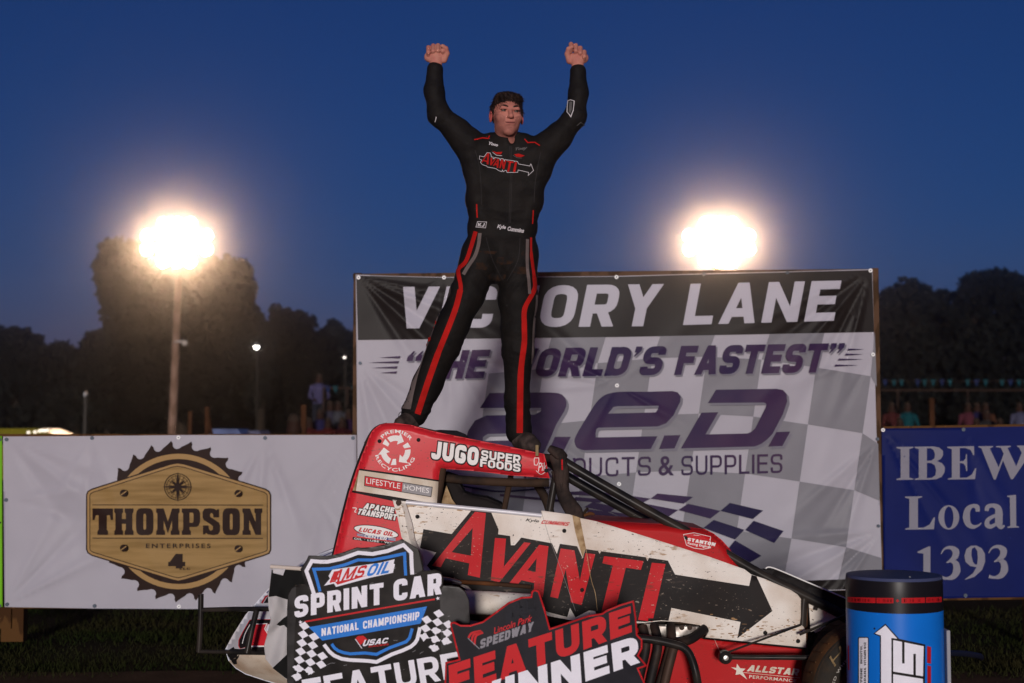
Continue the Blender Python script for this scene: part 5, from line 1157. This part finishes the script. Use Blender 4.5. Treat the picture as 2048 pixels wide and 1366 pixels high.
def checks(region, ox, oy, s1_, s2_, m, par=0, ragged=0, seed=0):
    r = random.Random(seed); out = []
    for i in range(-14, 15):
        for j in range(-14, 15):
            if (i+j) % 2 != par: continue
            x = ox+i*s1_[0]+j*s2_[0]; y = oy+i*s1_[1]+j*s2_[1]
            if not inside(region, x+(s1_[0]+s2_[0])/2, y+(s1_[1]+s2_[1])/2): continue
            q = [(x, y), (x+s1_[0], y+s1_[1]), (x+s1_[0]+s2_[0], y+s1_[1]+s2_[1]), (x+s2_[0], y+s2_[1])]
            if ragged and y > ragged:
                q2 = []
                for k in range(4):
                    a, b = q[k], q[(k+1) % 4]
                    for t in (0, .25, .5, .75): q2.append((a[0]+(b[0]-a[0])*t+r.uniform(-1.6, 1.6), a[1]+(b[1]-a[1])*t+r.uniform(-1.6, 1.6)))
                q = q2
            out.append(poly(q))
    return merge(*out)
D.add(checks([(589,1252),(612,1250),(662,1318),(640,1336),(590,1360)], 595.5, 1266.5, (12,-6.2), (9.6,10.8), SW, 0, 1330, 1), SW)
D.add(checks([(857,1222),(874,1206),(905,1240),(915,1272),(890,1292),(846,1300),(850,1240)], 869, 1208, (12,-6.2), (9.6,10.8), SW, 0, 1255, 2), SW)
D.add(blk('FEATURE', [(603,1360),(917,1303),(925,1352),(612,1418)], t=.2, w=.72, gap=.1), SW)
scr = mat('scratch_pale', (.4,.4,.42), .5); r5 = random.Random(5)
for i in range(26):
    x, y = r5.uniform(600, 900), r5.uniform(1110, 1340); a = r5.uniform(-.6, .2); l = r5.uniform(2, 9)
    if inside(so1, x, y): D.add(stroke([(x, y), (x+l*math.cos(a), y+l*math.sin(a))], .45), scr, same=True)
D.build('printed_design', root)
mb = MB(); a = P(760,1300,Y1+.01); mb.box((a.x-.02, Y1+.02, -.02), (a.x+.02, Y1+.04, a.z), WOOD, .002); mb.build('stake', root)

Y2 = 5.75
root = thing('award_sign', P(1090,1560,Y2), 'black flag-shaped feature winner sign with a bright red outline', 'sign')
so2 = [(886,1500),(889,1366),(890.5,1324.6),(917.4,1318.5),(900,1250),(901,1245),(908.8,1243.5),(922,1250),(940.6,1250),(965,1242.8),(991.8,1223.2),(1016.3,1205),(1043,1194),(1061.4,1193),(1062.6,1184.2),(1066,1180),(1071,1179),(1078.5,1182.5),(1090,1218),(1100.5,1256.5),(1177.4,1230.6),(1204.2,1226.5),(1211.6,1220.8),(1240,1209),(1267.7,1200.8),(1272.6,1235.4),(1275,1269.6),(1284.8,1279.4),(1284.8,1296.5),(1277.5,1311),(1294.6,1331.9),(1277.5,1338),(1290,1366),(1300,1500)]
s2 = Sheet(so2, Y2, .006, swell(.002, 90, 90), step=16); s2.build('board', SRD, root)
D = Decals(s2); SN = mat('sign_navy_black', (.010,.0095,.014), .42, c2=(.017,.016,.022), scale=8)
D.add(poly(inset(so2, 3.2)), SN)
for i, (x, y) in enumerate(((1030,1205),(1052,1200),(1010,1222),(1036,1228))): D.add(poly([(x,y),(x+18,y-5),(x+20,y+20),(x+2,y+26)]), mat('sign_check_faint', (.015,.015,.022), .42), same=True)
FQ = [(897,1331),(1261,1212),(1264,1264),(900,1398)]; WQ = [(925,1381),(1274,1271),(1280,1325),(925,1450)]
D.add(blk('FEATURE', FQ, t=.27, w=.82, gap=.12), SRD); D.add(blk('WINNER', WQ, t=.27, w=.82, gap=.12), SW)
D.add(txt('Lincoln Park', [(985,1256),(1064,1229),(1064,1242),(988,1268)], bold=.01, shear=.35), SRD); D.add(blk('SPEEDWAY', [(961,1279),(1068,1243),(1065,1262),(960,1298)], t=.25, w=.66, gap=.1), mat('sign_grey', (.25,.24,.27), .45))
for k in range(3): D.add(stroke(smoothline([(937+k*6,1276+k*7),(944+k*4,1266+k*3),(962+k*2,1262+k*1.5)]), 4.2), SRD, same=(k > 0))
D.add(stroke([(936,1276.5),(959,1298)], 1.6), MATS['sign_grey'])
D.build('printed_design', root)
mb = MB(); a = P(1060,1330,Y2+.01); mb.box((a.x-.02, Y2+.02, -.02), (a.x+.02, Y2+.04, a.z), WOOD, .002); mb.build('stake', root)

# ================================================================ barrel shaped drink cooler
class Cyl:
    def __init__(s, cx, cy, r): s.c = (cx, cy); s.r = r; s.step = 6
    def map(s, uv, off=0.0):
        out = []
        for p in uv:
            u, v, z = (*p, 0)[:3]; q = P(u, v, 1.0); dx, dy = q.x, 1.0; R = s.r+off+z; cx, cy = s.c
            A = dx*dx+dy*dy; B = -2*(dx*cx+dy*cy); C = cx*cx+cy*cy-R*R; disc = B*B-4*A*C
            t = (-B-math.sqrt(max(disc, 0)))/(2*A); out.append(P(u, v, t))
        return out
cc = P(1789, 1250, 6.1); R = .2005; cyl = Cyl(cc.x, 6.1, R)
root = thing('barrel_cooler', (cc.x, 6.1, 0), 'blue and black drink-can-shaped barrel cooler with a white arrow and red ring', 'barrel cooler')
zz = lambda py: P(1789, py, 5.9).z
BB = mat('barrel_blue', (.006,.15,.6), .35, var=.1, spec=.6); BK = mat('barrel_black', (.01,.009,.012), .35, spec=.6); BR = mat('barrel_red', (.42,.012,.016), .4)
LIDM = mat('lid_navy', (.05,.06,.13), .45)
top = zz(1163)
MB().lathe([(.0001,.02),(R*.9,.02),(R,.04),(R,zz(1228))], (cc.x,6.1,0), BB, 'Z', 96).build('drum', root, True)
MB().lathe([(R,zz(1228)),(R,zz(1207)+.0)], (cc.x,6.1,0), BK, 'Z', 96).build('black_band', root, True)
MB().lathe([(R,zz(1207)),(R,zz(1195))], (cc.x,6.1,0), BK, 'Z', 96).build('ring_band', root, True)
MB().lathe([(R,zz(1195)),(R,top-.012),(R*.99,top),(R*.95,top)], (cc.x,6.1,0), BK, 'Z', 96).build('black_collar', root, True)
MB().lathe([(R*.995,top-.003),(R*.985,top+.009),(R*.93,top+.011),(R*.5,top+.013),(.0001,top+.014)], (cc.x,6.1,0), LIDM, 'Z', 96).build('lid', root, True)
D = Decals(cyl, step=6, base=.0006, inc=.0002)
def ringy(px, py): 
    return py-2.4*((px-1789)/96)**2
def rb(x0, x1, ya, yb): 
    n = max(2, int((x1-x0)/5)); xs = [x0+(x1-x0)*i/n for i in range(n+1)]; return poly([(x, ringy(x, ya)) for x in xs]+[(x, ringy(x, yb)) for x in xs[::-1]])
D.add(merge(rb(1694.6,1751,1196,1206.5), rb(1753,1787,1196,1206.5), rb(1803,1850,1196,1206.5), rb(1852,1883.6,1196,1206.5)), BR); D.add(poly(star(1795,1201.5,4,0,.5,6)), BR, same=True)
for x0, s_ in ((1758,'ENERGY'),(1806,'CAFFEINE')): pass
r9 = random.Random(9)
for i in range(60):
    x = r9.uniform(1700, 1878)
    if abs(x-1795) > 10: D.add(rb(x, x+r9.uniform(.6,1.6), 1198+r9.uniform(0,1), 1204.5), mat('barrel_small_print', (.12,.005,.006), .5), same=(i > 0))
zb2 = lambda x, y: (1560+x/4.197, 1100+y/4.197)
arrow = [zb2(885,622),zb2(1005,752),zb2(1215,800),zb2(1208,1075),zb2(1208,1400),zb2(845,1400),zb2(845,722),zb2(790,702)]
D.add(poly([zb2(885,618),zb2(1000,745),zb2(1220,793),zb2(1215,1400),zb2(838,1400),zb2(838,726),zb2(783,704)]), BLK)
D.add(poly([zb2(885,632),zb2(985,745),zb2(935,738),zb2(935,1400),zb2(848,1400),zb2(848,718),zb2(798,700)]), SW); D.add(poly([zb2(950,756),zb2(1206,808),zb2(1200,1060),zb2(950,1020)]), SW, same=True); D.add(poly([zb2(950,1042),zb2(1200,1082),zb2(1200,1400),zb2(950,1400)]), SW, same=True)
D.add(merge(stroke([zb2(1035,765),zb2(1035,952)], 5), stroke([zb2(1130,872),zb2(1130,1062)], 5)), BLK)
lab = rpath([zb2(655,730),zb2(745,730),zb2(745,1500),zb2(655,1500)], 4, True); D.add(poly(lab), BLK); D.add(poly(inset(lab, 1.8)), SW)
for s_, xa, ya, yb in (('FFEINE',681,1130,990),('INOSITOL',681,955,800),('ARANA',712,1130,985),('VITAMIN B12',712,970,775)):
    D.add(blk(s_, [zb2(xa-8,ya),zb2(xa-8,yb),zb2(xa+10,yb),zb2(xa+10,ya)], t=.22, w=.7), BLK, same=True)
D.add(poly([zb2(1235,805),zb2(1268,815),zb2(1268,955),zb2(1235,948)]), BR); D.add(merge(poly([zb2(1237,968),zb2(1268,975),zb2(1268,1150),zb2(1237,1150)])), BR, same=True); D.add(poly(star(*zb2(793,660), 2.4, 0, .6, 6)), BLK)
D.add(poly([(1696,1291),(1698,1291),(1699,1340),(1696.5,1340)]), BR, same=True)
D.build('printed_design', root)
for s_ in (1,): MB().box((cc.x+R-.004, 6.02, .25), (cc.x+R+.012, 6.18, zz(1269)), mat('barrel_handle', (.3,.3,.33), .4), .004).build('handle', root)
MB().lathe([(.004,0),(.004,.006),(.0001,.008)], (cc.x+.03, 5.96, top+.008), STEEL, 'Z', 8).build('drain_plug', root)
# ================================================================ the driver
YP = 7.1
J = lambda px, py, dy=0.0: np.array(P(px, py, YP+dy))
SUIT = mat('suit_black', (.007,.0064,.0064), .62, c2=(.013,.011,.010), scale=9, thr=(.35,.75), bump=1, bscale=13, spec=.26); S_RED = mat('suit_red', (.42,.012,.01), .75, var=.25, scale=18, bump=.8, bscale=11); S_GREY = mat('suit_grey', (.14,.11,.105), .8, var=.3, scale=14)
S_DUST = mat('suit_dust', (.03,.016,.01), .9, c2=(.012,.011,.011), scale=26, thr=(.42,.6)); S_WHITE = mat('suit_white', (.5,.48,.5), .7); S_DIM = mat('suit_dim_grey', (.1,.095,.095), .8)
SKIN = mat('skin', (.45,.18,.138), .5, c2=(.37,.135,.105), scale=22, thr=(.35,.7), spec=.5); SKIN2 = mat('skin_stubble', (.34,.135,.105), .6, c2=(.27,.105,.083), scale=40, spec=.4); LIP = mat('lips', (.32,.105,.09), .5); EARM = mat('skin_flushed', (.42,.09,.08), .55)
HANDM = mat('skin_hand', (.46,.2,.15), .55, c2=(.4,.14,.115), scale=30, thr=(.35,.7), spec=.4)
HAIR = mat('hair_dark', (.016,.0095,.0075), .6, c2=(.045,.027,.021), scale=45, spec=.3, stretch=(1,1,.3))
base = P(930, 880, YP); man = thing('person', tuple(base), 'man in black racing suit with red leg stripes standing on the car, fists raised', 'person')
ar = np.arange
# ---- suit
xs = ar(-.62, .46, .0072); lo = J(800, 900)[2]-.02; zs = ar(lo, J(870, 128)[2]+.02, .0072); ys = ar(YP-.27, YP+.25, .0072)
f = Field(xs, ys, zs)
fl = .64
f.cap(J(980,318), J(1050,320), .092, .094, 0, fl=.6); f.cap(J(982,350), J(1045,350), .094, .095, .03, fl=.62); f.cap(J(982,400,.01), J(1038,400,.01), .105, .102, .04, fl=fl)
f.cap(J(983,455,.005), J(1026,455,.005), .11, .108, .04, fl=.68); f.cap(J(975,500), J(1030,500), .115, .112, .04, fl=.72); f.cap(J(985,292,.01), J(1045,293,.01), .07, .07, .04, fl=.8)
f.ell(J(1004,530,.05), (.14,.09,.1), .04)
f.chain([J(962,515), J(934,590,-.015), J(905,650,-.03), J(889,690,-.04), J(855,768,.0), J(829,826,.0)], [.105,.083,.078,.077,.071,.068], .035)
f.chain([J(1036,515), J(1036,600,-.015), J(1036,660,-.03), J(1036,700,-.03), J(1034,800,.0), J(1038,864,-.005)], [.1,.093,.08,.075,.058,.066], .035)
for a, rs in (([J(962,300,.01),J(938,282,.0),J(913,261,-.01),J(878,230,-.025),J(868,182,-.02),J(870,139,-.02)], [.062,.063,.062,.054,.047,.041]), ([J(1072,305,.01),J(1092,292,.0),J(1116,275,-.01),J(1150,234,-.025),J(1157,186,-.02),J(1156,143,-.02)], [.062,.065,.066,.053,.046,.041])):
    f.chain(a, rs, .03)
f.cap(J(947,340), J(953,400), .042, .042, .05, fl=1.3); f.cap(J(1078,342), J(1066,400), .042, .042, .05, fl=1.3); f.cap(J(955,400), J(961,450), .045, .045, .05, fl=1.3); f.cap(J(1062,405), J(1050,455), .045, .045, .05, fl=1.3); f.cap(J(950,335,.01), J(925,290,.0), .05, .045, .06); f.cap(J(1082,340,.01), J(1098,300,.0), .05, .048, .06)
f.cap(J(1013,292,.012), J(1015,272,.012), .07, .061, .012, fl=1.05); f.cap(J(1014,284,.012), J(1016,258,.012), .05, .056, .004, op='s', fl=1.0); f.ell(J(1024,276,-.055), (.016,.04,.026), .01, op='s')
# epaulettes, side zips
f.cap(J(950,278,.01), J(985,277,.01), .016, .02, .015); f.cap(J(1050,279,.01), J(1084,286,.01), .02, .016, .015)
zB0, zB1 = J(1000,468)[2], J(1000,446)[2]
def sgm(t): return 1/(1+np.exp(-np.clip(t, -30, 30)))
def wr(x, y, z):
    belt = sgm((z-zB0)/.004)*sgm((zB1-z)/.004)*sgm((.34-np.abs(x+.02))/.01)
    kn = np.exp(-((z-J(0,700)[2])/.09)**2); an = np.exp(-((z-J(0,820)[2])/.07)**2); cr = np.exp(-((z-J(0,560)[2])/.09)**2); el = np.exp(-((z-J(0,235)[2])/.07)**2); wa = np.exp(-((z-J(0,425)[2])/.05)**2); ch = np.exp(-((z-J(0,335)[2])/.09)**2); fo = np.exp(-((z-J(0,165)[2])/.07)**2)
    s = lambda t: (np.sin(t)+.7*(1-2*np.abs(np.sin(t*.5+.4)))+.35*np.sin(2.3*t+1))*.8
    w_ = .0026*kn*s(75*z+35*x+2*s(20*y+9*x))+.0045*an*s(105*z-22*x+2*s(31*y+12*x))+.0036*cr*s(62*z-70*np.abs(x+.03)+2*s(17*y))+.0018*el*s(85*z+55*np.abs(x)+2*s(23*y+8*x))+.0022*wa*s(130*z+9*x+2*s(19*x+11*y))+.0022*ch*s(48*z-60*np.abs(x+.02)+2*s(14*y+5*x))+.0014*fo*s(110*z+20*x+2*s(25*y))
    return -(.0045*belt)+w_+.0012*s(33*x+21*z+3*s(17*z+9*y))*s(29*y+13*z)
suit = sdf_obj('race_suit', f, [SUIT, S_DUST], man, wr, lambda C: ((np.abs(C[:, 2]-J(0,535)[2]) < .07) & (np.abs(C[:, 0]+.05) < .13) & (np.sin(C[:, 0]*37+C[:, 2]*61)+np.sin(C[:, 2]*90-C[:, 0]*21) > .55) & (C[:, 1] < YP)))
# ---- body: one skin from ankles to fists
def ax(lo, hi, fine, h, H):
    out = [lo]; 
    while out[-1] < hi:
        x = out[-1]; d = h if any(a-.01 < x < b+.01 for a, b in fine) else H; out.append(x+d)
    return np.array(out)
zH = J(0,292)[2]
bxx = ax(-.62, .46, [(J(848,0)[0], J(900,0)[0]), (J(976,0)[0], J(1052,0)[0]), (J(1126,0)[0], J(1180,0)[0])], .0027, .012)
byy = ax(YP-.16, YP+.2, [(YP-.16, YP+.1)], .0027, .009); bzz = ax(lo, J(0,76)[2], [(zH, J(0,76)[2])], .0027, .014)
b = Field(bxx, byy, bzz)
b.chain([J(962,515), J(889,690,-.03), J(831,835,.0)], [.08,.055,.04], .03); b.chain([J(1036,515), J(1036,700,-.02), J(1040,876,.0)], [.08,.052,.038], .03)
b.cap(J(1002,510,.01), J(1010,330,.01), .06, .06, .03, fl=.7); b.cap(J(965,300,.01), J(1070,303,.01), .04, .04, .03)
b.chain([J(962,300,.01),J(878,230,-.02),J(871,132,-.02)], [.045,.038,.029], .02); b.chain([J(1072,305,.01),J(1150,234,-.02),J(1156,138,-.02)], [.045,.038,.029], .02)
Hc = J(1013.5, 233, -.015); yaw = math.radians(12); pit = math.radians(-4)
RH = np.array(Matrix.Rotation(yaw, 3, 'Z') @ Matrix.Rotation(pit, 3, 'X') @ Matrix.Rotation(math.radians(1.5), 3, 'Y'))
H = lambda x, y, z: Hc+RH@np.array([x, y, z])
b.chain([J(1014,300,.025), H(0,.02,-.07)], [.062,.055], .02)
b.ell(H(0,.012,.035), (.0745,.094,.08), .02, rot=RH); b.ell(H(0,-.018,-.02), (.062,.068,.072), .03, rot=RH); b.ell(H(0,-.03,-.064), (.037,.052,.043), .03, rot=RH)
b.ell(H(0,-.064,-.096), (.023,.018,.017), .022, rot=RH)
for q in (-1, 1):
    b.ell(H(q*.044,-.056,-.022), (.022,.02,.018), .022, rot=RH); b.ell(H(q*.037,-.022,-.048), (.013,.028,.024), .025, rot=RH)
    b.ell(H(q*.0315,-.091,.006), (.018,.016,.0115), .012, op='s', rot=RH)
    b.ell(H(q*.0315,-.0765,.015), (.0165,.0095,.0042), .004, rot=RH); b.ell(H(q*.0315,-.0765,-.0025), (.0155,.0085,.003), .005, rot=RH)
    b.ell(H(q*.0105,-.095,-.030), (.0072,.009,.0065), .006, rot=RH); b.ell(H(q*.081,.008,-.004), (.0085,.019,.031), .006, rot=RH); b.ell(H(q*.088,.0,-.0), (.005,.009,.016), .003, op='s', rot=RH)
b.cap(H(-.036,-.079,.0245), H(.036,-.079,.0245), .011, .011, .014); b.cap(H(0,-.083,.012), H(.0,-.107,-.027), .0075, .0125, .008)
b.cap(H(-.021,-.0775,-.0515), H(.021,-.0765,-.0505), .005, .005, .012); b.cap(H(-.016,-.077,-.062), H(.016,-.077,-.062), .005, .005, .012); b.chain([H(-.026,-.086,-.0545), H(-.012,-.0905,-.0568), H(.012,-.0905,-.0566), H(.026,-.086,-.0535)], [.002,.0024,.0024,.002], .004, op='s')
b.cap(H(-.012,-.088,-.074), H(.012,-.088,-.074), .004, .004, .01, op='s')
def fist(fx, top, palm, wrist, thumb):
    b.cap(wrist, palm, .0275, .034, .012, fl=.8); b.cap(J(fx[0][0]+2, palm_y+2, -.012), J(fx[3][0]-2, palm_y+1, -.012), .027, .027, .012, fl=.85)
    for (x, y), kk in zip(fx, (.98, 1.04, 1.0, .9)):
        b.cap(J(x, y+17, .002), J(x, y+5.5, -.012), .0122, .0122, .004); b.cap(J(x, y+5, -.014), J(x, y+5+10*kk, -.044), .0118, .0112, .003); b.cap(J(x, y+5+10*kk, -.044), J(x, y+5+15*kk, -.034), .0108, .0095, .003)
    b.chain(thumb, [.0165,.0135,.0115,.0098], .004)
palm_y = 112
fist([(857,90),(866.5,86.5),(876,86),(885.5,88)], 86, J(873,116,-.02), J(872,132,-.02), [J(888,120,-.02), J(894,107,-.032), J(892,97,-.046), J(885,92,-.056)])
palm_y = 115
fist([(1142,83.5),(1151.5,86),(1160.5,91),(1168.5,99)], 86, J(1154,120,-.02), J(1156,138,-.02), [J(1139,122,-.02), J(1134.5,108,-.032), J(1137,98,-.046), J(1144,94,-.056)])
RI = np.linalg.inv(RH)
def bm_(C):
    L_ = (C-Hc)@RI.T; m = np.zeros(len(C), int); x, y, z = L_.T
    head = C[:, 2] > zH
    m[head & (np.abs(C[:, 0]-Hc[0]) > .2)] = 3
    m[head & (np.abs(x) < .08) & (z < -.035+.02*np.abs(x)/.05) & (y < .02) & ~((np.abs(x) < .024) & (z > -.048))] = 1
    m[(np.abs(x) < .0225) & (np.abs(z+.0568) < .0065-.005*(np.abs(x)/.0225)**2) & (y < -.075)] = 2
    m[(np.abs(x) > .0765) & (np.abs(x) < .11) & (np.abs(z) < .045)] = 4
    return m
body_ = sdf_obj('body', b, [SKIN, SKIN2, LIP, HANDM, EARM], man, None, bm_)
# ---- eyes, brows, hair
EYEW = mat('eye_white', (.10,.075,.062), .5, spec=.6); IRIS = mat('iris_dark', (.03,.022,.018), .2)
for q in (-1, 1):
    c = Vector(H(q*.0315,-.0735,.0065)); m = MB(); bm = bmesh.new(); bmesh.ops.create_uvsphere(bm, u_segments=20, v_segments=14, radius=.0112, matrix=Matrix.Translation(c)); m.bm(bm, EYEW)
    g = Vector(H(q*.0315+.0035,-.0735-.0085,.0095)); bm = bmesh.new(); bmesh.ops.create_uvsphere(bm, u_segments=14, v_segments=10, radius=.0066, matrix=Matrix.Translation(g)); m.bm(bm, IRIS); m.build('eye', man, True)
    MB().tube([H(q*.012,-.0905,.0235), H(q*.024,-.0915,.0275), H(q*.036,-.088,.029), H(q*.050,-.075,.024)], [.0034,.005,.0048,.003], HAIR, 8, 4).build('eyebrow', man, True)
    MB().tube([H(q*.018,-.0835,.0085), H(q*.025,-.0865,.0125), H(q*.0315,-.087,.0135), H(q*.039,-.0845,.0125), H(q*.046,-.079,.008)], [.0012,.002,.002,.002,.0012], HAIR, 6, 3).build('eyelash', man, True)
hx = ar(Hc[0]-.12, Hc[0]+.12, .003); hy = ar(Hc[1]-.14, Hc[1]+.15, .003); hz_ = ar(Hc[2]-.06, Hc[2]+.15, .003)
h = Field(hx, hy, hz_); h.ell(H(0,.016,.04), (.078,.097,.083), .01, rot=RH); h.ell(H(-.018,-.036,.086), (.05,.04,.027), .02, rot=RH); h.ell(H(.024,-.033,.084), (.048,.038,.026), .02, rot=RH)
for q in (-1, 1): h.cap(H(q*.072,-.012,.034), H(q*.0725,-.014,.01), .010, .006, .01)
h.ell(H(0,-.11,-.012), (.060,.075,.074), .012, op='s', rot=RH); h.ell(H(0,-.06,-.09), (.11,.09,.08), .01, op='s', rot=RH)
for q in (-1, 1): h.ell(H(q*.085,.012,-.012), (.02,.028,.034), .006, op='s', rot=RH)
hair = sdf_obj('hair', h, [HAIR], man, lambda x, y, z: .0013*np.sin(110*x+70*y+3*np.sin(90*z))*np.sin(85*z+60*y+2*np.sin(70*x))+.0007*np.sin(330*x+190*z+2*np.sin(120*y)))
Vh = np.array([v.co[:] for v in hair.data.vertices]); Nh = np.array([v.normal[:] for v in hair.data.vertices]); r_ = np.random.RandomState(4)
st = MB(); sv = []; sf = []
LV = (Vh-Hc)@RI.T; fr = np.nonzero((LV[:, 1] < -.045) & (LV[:, 2] < .088))[0]
for k in np.concatenate([r_.choice(len(Vh), min(len(Vh), 3200), replace=False), r_.choice(fr, min(len(fr), 700), replace=False)]):
    p = Vh[k]; L_ = RI@(p-Hc); nn = Nh[k]
    d = np.array([r_.randn()*.3, -.6 if L_[2] > .03 else -.1, -.75 if L_[1] < 0 else -.9])+r_.randn(3)*.16+nn*.45
    d = RH@d; d /= np.linalg.norm(d); s_ = np.cross(d, nn+1e-3); s_ /= np.linalg.norm(s_)+1e-9; l = r_.uniform(.01, .026); o = len(sv)
    sv += [p-s_*.0017, p+s_*.0017, p+d*l*.6+nn*.001, p+d*l]; sf += [(o, o+1, o+2), (o+1, o+3, o+2)]
mesh_obj('hair_strands', sv, sf, HAIR, hair)
MB().tube([H(-.0275,-.0795,-.0522), H(-.018,-.0868,-.0560), H(0,-.0890,-.0572), H(.018,-.0868,-.0556), H(.0285,-.079,-.0502)], [.0012,.002,.002,.002,.0012], mat('mouth_line', (.09,.025,.022), .7), 6, 4).build('mouth', man, True)
# ---- shoes
sx = Field(ar(-.68,.2,.006), ar(YP-.2,YP+.12,.006), ar(J(0,925)[2], J(0,800)[2], .006))
sx.chain([J(829,822,.0), J(826,838,-.005), J(812,842,-.05), J(800,846,-.1)], [.048,.042,.036,.03], .02); sx.chain([J(1040,866,.0), J(1043,880,-.02), J(1056,884,-.07), J(1068,890,-.12)], [.048,.046,.042,.034], .02)
V_, Q_ = sx.mesh()
SHOE = mat('shoe_dusty', (.07,.052,.046), .85, c2=(.03,.023,.021), scale=20, thr=(.4,.6), bump=.3, bscale=90)
for q in (0, 1):
    msk = (V_[Q_].mean(1)[:, 0] > -.25) == bool(q); used = np.unique(Q_[msk]); remap = -np.ones(len(V_), int); remap[used] = ar(len(used))
    mesh_obj('shoe', V_[used].tolist(), remap[Q_[msk]].tolist(), [SHOE], man, smooth=True)
MB().tube([J(807,822,-.06), J(799,826,-.07), J(797,836,-.06), J(803,831,-.07)], .0018, BLKE, 5, 4).build('shoelace', man)
# ---- printing on the suit, laid on the cloth itself
class OnMesh:
    def __init__(s, o, loc):
        me = o.data; s.t = BVHTree.FromPolygons([v.co.copy() for v in me.vertices], [p.vertices[:] for p in me.polygons]); s.step = 6
    def map(s, uv, off=0.0):
        out = []; C = Vector((0, 0, CAMZ)); 
        for p in uv:
            u, v, z = (*p, 0)[:3]; d = (P(u, v, 7)-C).normalized(); hit = s.t.ray_cast(C, d)
            out.append(None if hit[0] is None or hit[2] is None else hit[0]+hit[1]*(off+z) if hit[1].dot(d) < -.04 else None)
        return out
class MDecals(Decals):
    def add(s, shape, m, same=False):
        if not same: s.k += 1
        v, f_ = cut(shape, s.step); W = s.sh.map(v, s.base+s.k*s.inc); o = len(s.v); s.v += [w if w is not None else Vector((0, 0, 0)) for w in W]
        if m not in s.mats: s.mats.append(m)
        for q in f_:
            if any(W[i] is None for i in q): continue
            if max(W[i].y for i in q)-min(W[i].y for i in q) > .06: continue
            nn = (W[q[1]]-W[q[0]]).cross(W[q[2]]-W[q[0]]); q = q if nn.y < 0 else q[::-1]
            s.f.append(tuple(i+o for i in q)); s.m.append(s.mats.index(m))
        return s
D = MDecals(OnMesh(suit, man.location), step=3.5, base=.0012, inc=.0002)
SEAM = mat('suit_seam', (.035,.033,.034), .7)
for q_ in ([(1019,292),(1021,330),(1020,380),(1018,446)],[(1022,292),(1024,330),(1023,380),(1021,446)],[(950,300),(958,330),(962,370),(963,410)],[(1082,303),(1075,335),(1070,370),(1068,405)],[(972,475),(985,520),(1006,560)],[(1040,476),(1036,520),(1014,562)]): D.add(stroke(smoothline(q_, 5), .8), SEAM, same=True)
def zw(s): return smoothline(s, 5)
D.add(poly([(897,552),(878,622),(868,655),(855,690),(841,731),(827,760),(812.7,777),(806,797),(799,816),(821.5,819),(827,790),(835.6,752.8),(854.9,693),(881.3,622.8),(900.6,587.6),(903,565)]), S_GREY)
D.add(stroke(zw([(951.6,462.8),(943,492),(932.2,522.6),(919,536),(917,546),(921.7,580.6),(909.4,622.8),(876,707),(854.9,767),(835.6,826)]), [8]*46), S_RED)
D.add(stroke(zw([(876,707),(854.9,767),(835,828)]), 12), S_RED); D.add(stroke(zw([(921,580),(909.4,622.8),(876,707)]), 11), S_RED)
D.add(stroke(zw([(960,466),(957,490),(950,512),(937,532),(927,549)]), 7), S_GREY)
D.add(stroke(zw([(1061.6,475),(1062.3,510.3),(1068,556),(1067.6,580.6),(1049.5,616),(1048.2,650),(1048.2,686),(1041.2,749.3),(1039.4,866)]), [4]*5+[6]*5+[8]*5+[9]*5+[10]*5+[10.5]*5+[11]*5+[12]*6), S_RED)
D.add(stroke(zw([(1054.6,478.7),(1054,527.9),(1057,560),(1059,588)]), 6), S_GREY); D.add(stroke(zw([(1073,590),(1072,612),(1067,650),(1065,700),(1062,760)]), 4), S_GREY)
for x, y, r in ((885,610,4.5),(870,645,3.6),(866,655,3),(857,677,5.5),(850,689,5),(846,697,4)): D.add(poly(circle(x, y, r, 10, r*1.2)), S_RED)
D.add(stroke([(953.5,408),(955,436)], 2.6), S_RED); D.add(stroke([(1066,420),(1064,448)], 2.2), S_RED)
D.add(stroke([(947.8,279.6),(963.9,276.6),(976.4,278),(979.3,272.3)], 2.2), S_RED); D.add(stroke([(1048.8,278.8),(1055.4,286.2),(1070.8,285.4),(1080.3,291.3)], 2.2), S_RED)
cm = lambda x, y: (962+(x-864)*.155, 306+(y-1023)*.178)
D.add(stroke([cm(*p) for p in back], 1.0, closed=True), S_WHITE)
D.add(merge(*[([cm(*p[:2]) for p in v], f_) for v, f_ in (A1, V1, A2, N1, T1, I1)]), S_RED)
D.add(txt('Yoco', [(978,284),(997,288),(996,294),(977,290)], bold=.05, shear=.3), S_WHITE); D.add(txt('Toey', [(1030,296),(1055,293),(1055,301),(1030,303)], bold=.05, shear=.3), S_DIM)
D.add(poly([(984,302),(993,305),(1005,304),(1002,309),(993,309)]), S_RED); D.add(stroke([(985,305),(993,311),(1004,312)], 1), S_WHITE); D.add(poly([(1028,309),(1038,308),(1050,312),(1042,315),(1033,314)]), S_RED); D.add(stroke([(1026,311),(1034,316),(1044,317)], 1), S_DIM)
D.add(txt('Kyle', [(994,449),(1012,451),(1012,461),(994,459)], bold=.04, shear=.35), S_WHITE); D.add(txt('Cummins', [(1015,453),(1048,457),(1048,465),(1015,461)], bold=.04, shear=.35), S_WHITE, same=True)
D.add(stroke([(953,454),(956,444),(973,445),(971,456)], 1, closed=True), S_WHITE); D.add(blk('KJ', [(957,446),(970,447),(968,454),(956,453)], t=.2), S_WHITE)
pt_ = [(1138,202),(1143,200.5),(1149,203),(1147,222),(1142,234),(1135.5,225),(1137,208)]
D.add(stroke(pt_, 1.5, closed=True), S_WHITE); D.add(poly(inset(pt_, 3)), S_DIM); D.add(stroke([(1153,250),(1160,244),(1167,249),(1160,253)], 1.1), S_DIM); D.add(stroke([(873,233),(871,243)], 1.6), S_WHITE)
D.build('suit_printing', suit)
